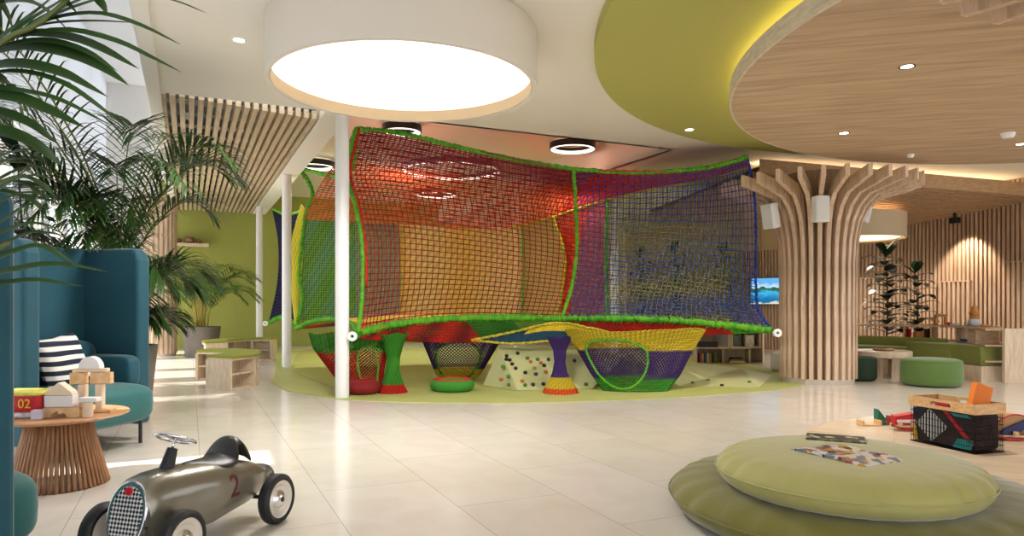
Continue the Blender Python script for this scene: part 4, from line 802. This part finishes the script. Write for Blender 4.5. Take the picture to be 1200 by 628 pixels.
for (px_, py_, Yd, sz, rz, mt_, lb, ct) in [(1034, 481, 6.3, .13, .2, TG, 'green wedge block leaning on the little tray', 'toy block'), (1052, 484, 6.2, .10, -.4, mat('toy_green2', (40, 110, 70), .6), 'dark green wedge block between the tray and the red toy', 'toy block'), (1043, 479, 6.35, .07, .9, mat('toy_pink', (206, 60, 70), .6), 'small red wedge block behind the green wedges', 'toy block')]:
    q = at(px_, py_, Yd); q.z = .007; o = xzp([(-sz/2, 0), (sz/2, 0), (-sz/2, sz*1.1)], -.03, .03, Matrix.Translation((q.x, q.y, q.z)) @ Matrix.Rotation(rz, 4, 'Z')); tag(o.build('wedge_block', mt_), lb, ct)
r2, M2 = rocker(4.03, 5.62, .05, .46, 'large wooden rocking toy with brown arch, right of the crate')
ar = [(-.22+.44*i/14, .055+.15*math.sin(PI*min(1, (i/14)*.85+.12))) for i in range(15)]; xzp([(-.22, .05), (.22, .05)]+ar[::-1], -.05, .05, M2).build('arch_body', RW, r2)
MB().tube([M2 @ Vector((x_, -.052, z)) for x_, z in ar], .006, 6).build('arch_edging', TR, r2, smooth='all', label='red edging')
xzp([(-.17, .05), (-.02, .05), (.10, .15), (.05, .17), (-.14, .09)], -.075, -.055, M2).build('blue_panel', mat('toy_navy', (36, 44, 100), .6), r2); xzp([(.04, .125), (.09, .12), (.14, .17), (.08, .165)], -.078, -.056, M2).build('white_panel', mat('toy_white2', (226, 224, 230), .6), r2)
for dx in (-.06, .06, .14): MB().lathe([(0, 0), (.02, 0), (.02, .03), (0, .03)], 12, M2 @ Matrix.Translation((dx, -.1, .048))).build('peg', TW, r2, smooth=True)

# ================================================================ LOUNGE AT RIGHT
PG = mat('pouf_green', (92, 122, 58), .75, sheen=.3, noise=.05)
def pouf(x, y, r, h, m_, label):
    root = thing('pouf', label, 'pouf', (x, y, .0)); m = MB().sell((x, y, h/2+.005), (2*r, 2*r, h), 1, 48, 18, e2=.28); m.build('upholstery', m_, root, smooth='all')
    MB().lathe([(r*.985+.003*math.cos(a), h*.93+.003*math.sin(a)) for a in [2*PI*i/6 for i in range(6)]], 48, Matrix.Translation((x, y, 0)), close=True).build('seam', m_, root, smooth='all')
pouf(5.60, 9.35, .37, .36, PG, 'mid green round pouf in front of the curved bench'); pouf(4.97, 9.95, .2, .34, mat('pouf_dark', (34, 58, 40), .8), 'dark green pouf half hidden behind the tree column')
tb2 = thing('round_coffee_table', 'low pale round table between the tree column and the mid green pouf', 'table', (5.48, 10.43, 0)); T = Matrix.Translation((5.48, 10.43, 0))
MB().lathe([(0, .30), (.42, .30), (.43, .31), (.43, .385), (.42, .395), (0, .395)], 64, T).build('tabletop', PALE, tb2, smooth=True)
MB().lathe([(.24, 0), (.26, 0), (.26, .30), (.24, .30)], 32, T, True, -PI*.45, PI*.2).build('curved_leg', PALE, tb2, smooth=True); MB().lathe([(.24, 0), (.26, 0), (.26, .30), (.24, .30)], 32, T, True, PI*.75, PI*1.4).build('curved_leg', PALE, tb2, smooth=True)
tag(MB().lathe([(0, .397), (.12, .397), (.15, .41), (.14, .425), (.11, .405), (0, .405)], 32, Matrix.Translation((5.50, 10.36, 0))).build('serving_tray', wood('tray_wood', (150, 104, 66), (182, 134, 90)), smooth=True), 'flat wooden tray lying on the low round table', 'tray')
# curved bench run in front of the shelf
def path_run(pts, w, z0, z1, name, m_, root, bevel=0, label=None, lean=0, k=28):
    m = MB(); vs = []
    for i in range(k+1):
        p = crv(pts, i/k); q = crv(pts, min(1, i/k+.01)); d = (q-crv(pts, max(0, i/k-.01))).normalized(); nn = Vector((-d.y, d.x, 0)); nn = nn if nn.y > 0 else -nn
        for o_, z in ((0, z0), (w, z0), (w+lean, z1), (lean, z1)): v = p+nn*o_; vs.append((v.x, v.y, z))
    fs = [(i*4+j, i*4+(j+1) % 4, (i+1)*4+(j+1) % 4, (i+1)*4+j) for i in range(k) for j in range(4)]+[(3, 2, 1, 0), (k*4, k*4+1, k*4+2, k*4+3)]
    return m.add(vs, fs).build(name, m_, root, bevel=bevel, smooth=True, label=label, seg=3)
bp_ = [Vector((4.6, 11.45, 0)), Vector((5.4, 11.25, 0)), Vector((6.05, 10.75, 0)), Vector((6.42, 10.2, 0)), Vector((6.52, 9.72, 0))]
bn = thing('curved_lounge_bench', 'long curved olive green upholstered bench on a pale wood base at right', 'bench', (5.8, 10.9, 0))
path_run(bp_[:4], .45, .22, .42, 'seat_pad', mat('olive_seat', (120, 126, 56), .8, sheen=.3), bn, .04); path_run(bp_[2:], .42, .22, .50, 'seat_pad', mat('olive_seat', (120, 126, 56), .8), bn, .04)
path_run(bp_, .42, 0, .22, 'plinth', PALE, bn); path_run([p+Vector((.12, .38, 0)) for p in bp_[:4]], .14, .40, .56, 'back_pad', mat('olive_seat2', (132, 138, 62), .8), bn, .03)
# shelf divider
sh = thing('shelf_divider', 'long low open shelf divider of pale wood along the slatted right wall', 'shelf unit', (6.2, 10.9, 0))
sp = [Vector((6.85, 9.62, 0)), Vector((6.95, 10.5, 0)), Vector((6.3, 11.35, 0)), Vector((5.1, 11.95, 0))]
for z0, z1, nm in ((.72, .75, 'top_board'), (.50, .52, 'shelf_board'), (.28, .30, 'shelf_board')): path_run(sp, .32, z0, z1, nm, OAK, sh)
MB().box((6.93, 9.62, .375), (.36, .05, .75), .05).build('end_panel', PALE, sh, bevel=.003)
for i in range(9):
    f = (i+1)/9.2; p = crv(sp, f); q = crv(sp, min(1, f+.01)); d = (q-crv(sp, f-.01)).normalized(); a = math.atan2(d.y, d.x); nn = Vector((-d.y, d.x, 0)); nn = nn if nn.y > 0 else -nn
    MB().box((p+nn*.16)+Vector((0, 0, .36)), (.025, .3, .72), a).build('divider_panel', OAK, sh)
def on_shelf(px_, z, off=.15):                 # a spot along the shelf under a given bearing
    best = min([i/200 for i in range(201)], key=lambda f: abs(crv(sp, f).x/crv(sp, f).y-(px_-CX)/F)); p = crv(sp, best); return Vector((p.x, p.y+off, z))
HON = mat('honey_wood', (206, 142, 78), .5, noise=.15); GRY = mat('toy_grey', (196, 198, 204), .5)
q = on_shelf(1109, .751); root = thing('wooden_toy', 'honey wood toy mushroom-like stand at the left on the shelf top', 'wooden toy', q)
for dx in (-.08, .08): MB().sell(q+Vector((dx, 0, .07)), (.05, .06, .14), .7, 12, 8).build('post', HON, root, smooth='all')
MB().sell(q+Vector((0, 0, .155)), (.22, .12, .04), .8, 20, 8).build('cap', HON, root, smooth='all')
for i, (px_, w, h, mt_, lb) in enumerate([(1126, .14, .035, GRY, 'pale grey toy tray on the shelf top'), (1124, .05, .05, TR, 'tiny red block behind the grey toy tray on the shelf top'), (1140, .07, .05, GRY, 'white toy vehicle on the shelf top'), (1163, .13, .035, HON, 'orange toy animal at the right on the shelf top')]):
    q = on_shelf(px_, .751, .15 if i != 1 else .24); tag(MB().sell(q+Vector((0, 0, h/2)), (w, .07, h), .5, 16, 8).build('wooden_toy', mt_, smooth='all'), lb, 'wooden toy')
q = on_shelf(1152, .751, .2); root = thing('stacking_toy', 'tallest stacking toy with grey body and honey top on the shelf', 'wooden toy', q)
MB().sell(q+Vector((0, 0, .06)), (.16, .12, .12), .7, 20, 10).build('body', GRY, root, smooth='all'); MB().lathe([(0, .11), (.06, .11), (.065, .15), (.05, .155), (.07, .20), (.055, .24), (.03, .30), (0, .31)], 20, Matrix.Translation(q)).build('stacked_rings', HON, root, smooth=True)
for px_, z, w, h, mt_, lb in [(1085, .521, .16, .12, HON, 'amber box of toys on the middle shelf'), (1093, .521, .05, .16, mat('toy_dark', (50, 40, 36), .6), 'dark bottle-shaped toy beside the amber box on the middle shelf'), (1145, .521, .26, .035, mat('book_blue', (50, 96, 160), .5), 'blue book lying on the middle shelf'), (1158, .521, .16, .045, mat('book_navy', (28, 50, 90), .5), 'dark blue book at the right end of the middle shelf'),
                           (1062, .301, .05, .16, RW, 'brown book on the lower shelf'), (1128, .301, .05, .12, TW, 'small pale jar on the lower shelf, left'), (1136, .301, .05, .14, TW, 'taller pale jar on the lower shelf, right'), (1072, .521, .04, .16, RD, 'dark red book standing left of the amber box')]:
    q = on_shelf(px_, z, .16); tag(MB().box(q+Vector((0, 0, h/2)), (w, .1, h)).build('book' if 'book' in lb else 'toy_box', mt_, bevel=.006), lb, 'book' if 'book' in lb else 'toy')
# bookshelf behind the net and wall screen
def slotbox(root, c, w, d, h, n, m_=PALE, th=.02, rz=0):
    R = Matrix.Translation(c) @ Matrix.Rotation(rz, 4, 'Z')
    MB().box((0, 0, th/2), (w, d, th), M=R).build('bottom_board', m_, root); MB().box((0, 0, h-th/2), (w, d, th), M=R).build('top_board', m_, root)
    MB().box((0, d/2-.005, h/2), (w-2*th, .01, h-2*th), M=R).build('back_panel', m_, root)
    for i in range(n+1): MB().box((-w/2+th/2+(w-th)*i/n, 0, h/2), (th, d, h-2*th), M=R).build('side_panel', m_, root)
    return R
bs = thing('low_bookcase', 'low stepped bookcase of pale wood standing behind the net, beside the tree column', 'bookcase', (3.95, 12.6, 0))
Ra = slotbox(bs, Vector((3.80, 12.7, 0)), .95, .34, .30, 2, rz=-.1); Rb = slotbox(bs, Vector((4.20, 12.66, .30)), .5, .34, .28, 2, rz=-.1); Rc = slotbox(bs, Vector((4.48, 12.9, 0)), .3, .34, .56, 1, rz=-.4)
bc = [(180, 60, 50), (220, 200, 150), (60, 90, 120), (230, 226, 216), (200, 150, 60), (60, 60, 60), (120, 150, 90)]
nms = ['red', 'sand', 'blue', 'white', 'ochre', 'charcoal', 'green']
for i in range(7): tag(MB().box((-.40+i*.045, -.05, .02+.09), (.03, .2, .17), M=Ra).build('book', mat('book_%d' % i, bc[i], .6)), '%s book standing in the lower left bay of the low bookcase' % nms[i], 'book', 'books in the low bookcase')
for i in range(3): tag(MB().box((.25, -.05, .02+.02+.032*i), (.26-.03*i, .2, .03), M=Ra).build('book', mat('book_%d' % (i+3), bc[i+3], .6)), '%s book lying in the lower right bay of the low bookcase' % nms[i+3], 'book', 'books in the low bookcase')
for i, (dx, lb) in enumerate([(-.17, 'picture book facing out in the upper left bay of the low bookcase'), (.08, 'pale picture book facing out in the upper right bay of the low bookcase')]): tag(MB().box((dx, -.10, .02+.10), (.14, .012, .2), M=Rb).build('book', mat('cover_%d' % i, [(96, 110, 90), (226, 216, 196)][i], .5, noise=.5, nscale=14)), lb, 'book')
q = Ra @ Vector((-.25, -.02, .301)); tag(MB().box(q+Vector((0, 0, .05)), (.34, .2, .1), -.1).build('storage_box', BLACK, bevel=.01), 'black storage box on the lower left of the bookcase', 'box')
q = Rb @ Vector((-.1, 0, .281)); tag(MB().box(q+Vector((0, 0, .015)), (.25, .2, .03), -.1).build('book', mat('book_3', bc[3], .6)), 'white book lying on top of the low bookcase', 'book')
# screen on the far wall
a, b = W[1], W[2]; u = (b-a).normalized(); nn = Vector((-u.y, u.x, 0)); nn = -nn if nn.dot(a) > 0 else nn
c = a+u*2.75+nn*.10+Vector((0, 0, 1.38)); root = thing('wall_screen', 'wall-mounted screen showing a blue bay with green hills', 'television', c)
R = Matrix.Translation(c) @ Matrix.Rotation(math.atan2(-nn.x*-1, -nn.y)*-1 if False else math.atan2(u.y, u.x)+PI, 4, 'Z')
SC = bpy.data.materials.new('screen_picture'); SC.use_nodes = True; nt = SC.node_tree; b_ = nt.nodes['Principled BSDF']
tc = nt.nodes.new('ShaderNodeTexCoord'); sx = nt.nodes.new('ShaderNodeSeparateXYZ'); nt.links.new(tc.outputs['Generated'], sx.inputs[0]); nz = nt.nodes.new('ShaderNodeTexNoise'); nz.inputs['Scale'].default_value = 5; nt.links.new(tc.outputs['Generated'], nz.inputs[0])
ad = nt.nodes.new('ShaderNodeMath'); ad.operation = 'MULTIPLY_ADD'; ad.inputs[1].default_value = .35; nt.links.new(nz.outputs['Fac'], ad.inputs[0]); nt.links.new(sx.outputs['Z'], ad.inputs[2]); rp = nt.nodes.new('ShaderNodeValToRGB'); nt.links.new(ad.outputs[0], rp.inputs[0])
e = rp.color_ramp.elements; e[0].position = .2; e[0].color = lin((190, 200, 190)); e[1].position = .28; e[1].color = lin((20, 90, 130))
for ps, cc in [(.42, (16, 110, 170)), (.62, (60, 170, 215)), (.72, (30, 80, 50)), (.80, (50, 90, 70)), (.84, (190, 220, 240)), (1, (90, 160, 220))]: x = e.new(ps); x.color = lin(cc)
nt.links.new(rp.outputs[0], b_.inputs['Base Color']); nt.links.new(rp.outputs[0], b_.inputs['Emission Color']); b_.inputs['Emission Strength'].default_value = .8
MB().box((0, 0, 0), (1.1, .05, .64), M=R).build('frame', BLACK, root, bevel=.005)
s_ = -1 if (R.to_3x3() @ Vector((0, 1, 0))).dot(nn) < 0 else 1
MB().box((0, s_*.028, 0), (1.07, .006, .61), M=R).build('display', SC, root)
p = fl(916, 437); root = thing('white_stool', 'white rounded stool peeking out left of the tree column foot', 'stool', (p.x, p.y, 0)); MB().sell((p.x+.12, p.y+.3, .16), (.34, .34, .3), 1, 32, 12, e2=.3).build('seat', PURE, root, smooth='all')

# ================================================================ PLANTS
def leaf_strip(m, pts, w, up=Vector((0, 0, 1)), fold=.25, k=5, prof=None):
    P = [crv(pts, i/k) for i in range(k+1)]; vs = []
    for i, p in enumerate(P):
        d = (P[min(k, i+1)]-P[max(0, i-1)]).normalized(); s = d.cross(up); s = s.normalized() if s.length > .05 else Vector((1, 0, 0)); n_ = s.cross(d)
        t = i/k; ww = w*(prof(t) if prof else (min(1, t*5+.25))*(1-t**2.2)**.9+.02)
        vs += [p-s*ww/2+n_*ww*fold*.5, p, p+s*ww/2+n_*ww*fold*.5]
    fs = [f for i in range(k) for f in ((i*3, i*3+1, i*3+4, i*3+3), (i*3+1, i*3+2, i*3+5, i*3+4))]
    m.add(vs, fs)
def frond(root, base, az, L, rise, droop, ll, nl, w, lm, sm, t0=.28, spread=1.0, nm='frond', ldroop=.45):
    h = Vector((math.cos(az), math.sin(az), 0)); P = [base, base+h*L*.22*(1-rise*.4)+Vector((0, 0, L*.45*rise)), base+h*L*.5+Vector((0, 0, L*(.78*rise-.05*droop))), base+h*L*.78+Vector((0, 0, L*(.85*rise-.3*droop))), base+h*L+Vector((0, 0, L*(.80*rise-.75*droop)))]
    st_ = MB().tube([crv(P, i/12) for i in range(13)], [.009*(1-.75*i/12)*(L/1.2)**.5 for i in range(13)], 5).build('stem', sm, root, smooth='all')
    m = MB()
    for i in range(nl):
        t = t0+(1-t0)*i/(nl-1)*.985; p = crv(P, t); d = (crv(P, min(1, t+.02))-crv(P, t-.02)).normalized(); side = d.cross(Vector((0, 0, 1))).normalized(); upv = side.cross(d)
        f = (i/(nl-1)); l = ll*(.55+.75*math.sin(PI*(f*.8+.12)))*(1-.35*f)
        for s in (-1, 1):
            a = spread*(1.0-.55*f)+random.uniform(-.1, .1); q = (d*math.cos(a)+side*s*math.sin(a)+upv*random.uniform(.1, .35)).normalized()
            g = Vector((0, 0, -1)); k_ = ldroop*(1+random.uniform(-.3, .3))
            leaf_strip(m, [p, p+q*l*.35+g*l*.02, p+q*l*.7+g*l*k_*.3, p+q*l*.95+g*l*k_*.8], w, k=4)
    o = m.build(nm, lm, st_, smooth='all', local=False)
    return st_
def planter(x, y, r0, r1, h, label, m_=CONC):
    root = thing('planter', label, 'planter', (x, y, 0)); MB().lathe([(0, .0), (r0, 0), (r1, h-.03), (r1, h), (r1-.03, h), (r1-.04, h-.06)], 40, Matrix.Translation((x, y, 0))).build('pot', m_, root, smooth=True); MB().lathe([(0, h-.06), (r1-.035, h-.06)], 32, Matrix.Translation((x, y, 0))).build('soil', SOIL, root, smooth=True, label='dark soil'); return root
# tall palm behind the far armchair
pc = Vector((-3.72, 6.62, 0)); planter(pc.x, pc.y, .26, .33, .70, 'tall grey tapered planter behind the far armchair')
root = thing('kentia_palm', 'tall dark green feather palm behind the far armchair', 'palm', (pc.x, pc.y, .64))
for i in range(42):
    az = i*2.4+.4; lay = i % 3; L = (1.30, 1.62, 2.0)[lay]*(.93+.14*math.sin(i*1.7)); ri = (.62, .95, 1.15)[lay]; dr = (.30, .30, .14)[lay]
    if math.cos(az) > 0: L *= .52; ri *= 1.35
    if lay == 2: ri *= 1.2; dr = .05; L *= 1.22
    frond(root, Vector((pc.x+.05*math.cos(az), pc.y+.05*math.sin(az), .64)), az, L*.82, ri*1.12, dr, .46 if math.cos(az) < 0 or lay else .30, 40, .022, LEAF, STEM, t0=.24, ldroop=.4)
for i in range(16):
    az = -2.5+1.9*((i*.618) % 1); frond(root, Vector((pc.x+.1*math.cos(az*3), pc.y+.05, .64)), az, 1.0+.5*((i*.37) % 1), 1.25+.35*((i*.29) % 1), .2, .38, 36, .021, LEAF, STEM, t0=.3, ldroop=.35)
pc2 = Vector((-5.0, 7.5, 0)); planter(pc2.x, pc2.y, .26, .33, .6, 'grey planter farther back beside the window wall')
root = thing('kentia_palm', 'feather palm farther back by the bright window wall', 'palm', (pc2.x, pc2.y, .55))
for i in range(11): az = i*2.4; frond(root, Vector((pc2.x+.05*math.cos(az), pc2.y+.05*math.sin(az), .55)), az, (1.7+.4*math.sin(i))*(.5 if math.cos(az) > -.1 else 1), .9+.3*math.sin(i*2), .4, .36, 26, .022, LEAF, STEM, t0=.36)
# potted areca by the green wall
pa = Vector((-6.35, 14.3, 0)); planter(pa.x, pa.y, .30, .37, .62, 'wide grey pot standing against the lime green wall')
root = thing('areca_palm', 'bright green bushy palm in the wide grey pot at the green wall', 'palm', (pa.x, pa.y, .56))
for i in range(26): az = i*2.4+.3; rr = .12*(i % 3)/2; frond(root, Vector((pa.x+rr*math.cos(az), pa.y+rr*math.sin(az), .56)), az, .95+.4*((i*7) % 5)/5, 1.35-.5*((i*3) % 4)/4, .12+.15*(i % 2), .34, 24, .030, LEAF2, mat('areca_stem', (170, 150, 60), .5), t0=.25, ldroop=.3)
# palm beside the viewer: fronds reaching in from the left
root = thing('kentia_palm', 'nearest feather palm whose long dark leaves reach in from the left edge', 'palm', (-2.95, 1.3, .62))
planter(-2.95, 1.3, .24, .30, .66, 'planter of the nearest palm, just outside the left edge')
def px_leaves(stem, leaves, nm='frond'):
    s_ = MB().tube([crv(stem, i/12) for i in range(13)], [.012*(1-.5*i/12) for i in range(13)], 6).build('stem', mat('near_stem', (84, 92, 44), .6, noise=.3), root, smooth='all')
    m = MB()
    for pts_, w in leaves: leaf_strip(m, pts_, w, up=Vector((-.25, -.75, .6)), fold=.3, k=12)
    m.build(nm, LEAF, s_, smooth='all')
def L_(Y, w, *p): return ([at(x, y, Y+.04*i) for i, (x, y) in enumerate(p)], 1.6*w*Y/F)
Yn = 1.9; bp0 = Vector((-2.95, 1.3, .62))
px_leaves([bp0, Vector((-2.35, 1.75, 1.3)), at(-60, 110, 1.85), at(0, 50, 1.9), at(45, 28, 1.9), at(85, -6, 1.95)], [
    L_(Yn, 9, (34, 33), (75, 20), (120, 17), (165, 30), (211, 52)), L_(Yn, 6, (25, 38), (60, 28), (110, 25), (165, 27)), L_(Yn, 8, (18, 42), (80, 36), (135, 48), (175, 66), (213, 85)), L_(Yn, 17, (-5, 52), (35, 42), (80, 45), (120, 58), (163, 81)),
    L_(Yn, 9, (-10, 58), (50, 48), (100, 60), (138, 84)), L_(Yn, 19, (-20, 66), (30, 57), (80, 64), (120, 80), (151, 100)), L_(Yn, 16, (-30, 82), (25, 77), (70, 86), (100, 100), (127, 114)), L_(Yn, 7, (-25, 86), (30, 85), (75, 98), (110, 120), (146, 148)),
    L_(Yn, 7, (-30, 100), (20, 106), (70, 117), (132, 148)), L_(Yn, 15, (-40, 108), (20, 116), (60, 131), (100, 150)), L_(Yn, 13, (-45, 128), (5, 134), (40, 148), (66, 168)), L_(Yn, 15, (-40, 150), (10, 157), (45, 172), (72, 194)), L_(Yn, 11, (-30, 80), (5, 96), (20, 112), (29, 131)),
    L_(Yn, 9, (-8, 52), (25, 28), (50, 8), (70, -12)), L_(Yn, 9, (8, 45), (40, 22), (70, 3), (90, -15)), L_(Yn, 9, (22, 38), (60, 17), (100, -2), (130, -15)), L_(Yn, 8, (40, 30), (80, 12), (120, -2), (150, -14)),
    L_(Yn, 8, (90, -15), (112, -2), (122, 8), (126, 18)), L_(Yn, 7, (160, -15), (190, -3), (215, 5), (243, 16)), L_(Yn, 5, (-5, -6), (5, 8), (12, 22), (16, 38)), L_(Yn, 15, (-30, 14), (10, 3), (40, 5), (62, 20), (81, 37)), L_(Yn, 5, (60, -10), (78, 2), (90, 15))])
px_leaves([bp0, Vector((-2.3, 1.7, 1.0)), at(-80, 330, 1.75), at(-20, 300, 1.75), at(10, 285, 1.75)], [
    L_(1.75, 7, (-40, 330), (0, 332), (45, 328), (98, 336)), L_(1.75, 8, (-40, 325), (0, 320), (50, 310), (90, 312), (127, 319)), L_(1.75, 9, (-30, 315), (15, 296), (50, 289), (90, 311)), L_(1.75, 7, (-30, 300), (10, 284), (40, 272), (76, 276)),
    L_(1.75, 8, (-30, 290), (10, 270), (40, 262), (70, 268)), L_(1.75, 6, (-30, 280), (5, 258), (35, 240), (62, 246)), L_(1.75, 6, (-30, 260), (10, 232), (40, 226), (70, 236)), L_(1.75, 6, (-30, 245), (10, 215), (40, 206), (74, 214))])
px_leaves([bp0, Vector((-2.45, 1.85, 1.1)), at(-90, 300, 2.0), at(-40, 240, 2.0), at(0, 215, 2.05), at(30, 205, 2.1)], [
    L_(2.1, 6, (-20, 222), (20, 200), (45, 196), (70, 206)), L_(2.1, 6, (0, 212), (30, 208), (55, 220), (72, 240)), L_(2.1, 6, (-10, 222), (20, 228), (45, 240), (60, 262)), L_(2.1, 6, (-20, 205), (5, 190), (30, 186), (58, 190)), L_(2.1, 5, (-20, 196), (10, 180), (40, 176), (60, 184)), L_(2.1, 6, (5, 212), (30, 216), (50, 230), (62, 246))])
# rubber plants
def oval(t): return math.sin(PI*min(1, t*.97+.03))**.7
def rubber(x, y, z0, H, n, ll, label, pot=True, w=.5, spread=.6):
    root = thing('rubber_plant', label, 'plant', (x, y, z0)); base = Vector((x, y, z0)); P = [base, base+Vector((.03, .02, H*.5)), base+Vector((-.02, 0, H))]
    st_ = MB().tube([crv(P, i/10) for i in range(11)], [.016*(1-.6*i/10) for i in range(11)], 6).build('stem', mat('rubber_stem', (80, 66, 44), .7), root, smooth='all'); m = MB()
    for i in range(n):
        t = .12+.88*i/(n-1); p = crv(P, t); a = i*2.4; h = Vector((math.cos(a), math.sin(a), 0)); up = .22+.8*(t > .93)+random.uniform(-.15, .2); l = ll*(1-.35*t*0)*random.uniform(.85, 1.1)
        q = (h+Vector((0, 0, up))).normalized(); leaf_strip(m, [p, p+q*l*.3, p+q*l*.7+Vector((0, 0, -.05*l)), p+q*l+Vector((0, 0, -.25*l))], l*w, k=8, prof=oval, fold=.15)
    m.build('leaves', LEAF3, st_, smooth='all'); return root
planter(-3.95, 5.75-1.0, .2, .26, .6, 'grey planter of the rubber plant, hidden behind the far armchair wing') if False else None
rubber(-4.15, 5.9, .0, 2.35, 16, .32, 'broad leaved rubber plant between the near palm and the tall palm at left', w=.42)
planter(6.45, 12.0, .18, .22, .4, 'pot of the taller rubber plant behind the shelf divider'); rubber(6.42, 12.0, .36, 1.62, 48, .42, 'taller rubber plant behind the shelf divider, by the slatted wall', w=.45)
planter(7.05, 12.25, .18, .22, .4, 'pot of the shorter rubber plant behind the shelf divider'); rubber(7.05, 12.2, .36, 1.30, 38, .38, 'shorter rubber plant right of the taller one behind the shelf divider', w=.45)
for i, (x, y, Y, H, lb) in enumerate([(752, 405, 17.5, 1.9, 'left dark potted plant seen through the right netting'), (792, 405, 17.0, 2.0, 'middle dark potted plant seen through the right netting'), (850, 405, 16.5, 1.9, 'right dark potted plant seen through the right netting, before a pale column')]):
    q = at(x, y, Y); planter(q.x, q.y, .25, .3, .45, lb.replace('potted plant', 'plant pot')); rubber(q.x, q.y, .4, H, 50, .42, lb, w=.4)
q = at(857, 400, 18.5); tag(MB().lathe([(0, 0), (.32, 0), (.32, 3.3-.01), (0, 3.3-.01)], 24, Matrix.Translation((q.x, q.y, 0))).build('column', WHITE, smooth=True), 'pale round column far behind the right netting', 'column')
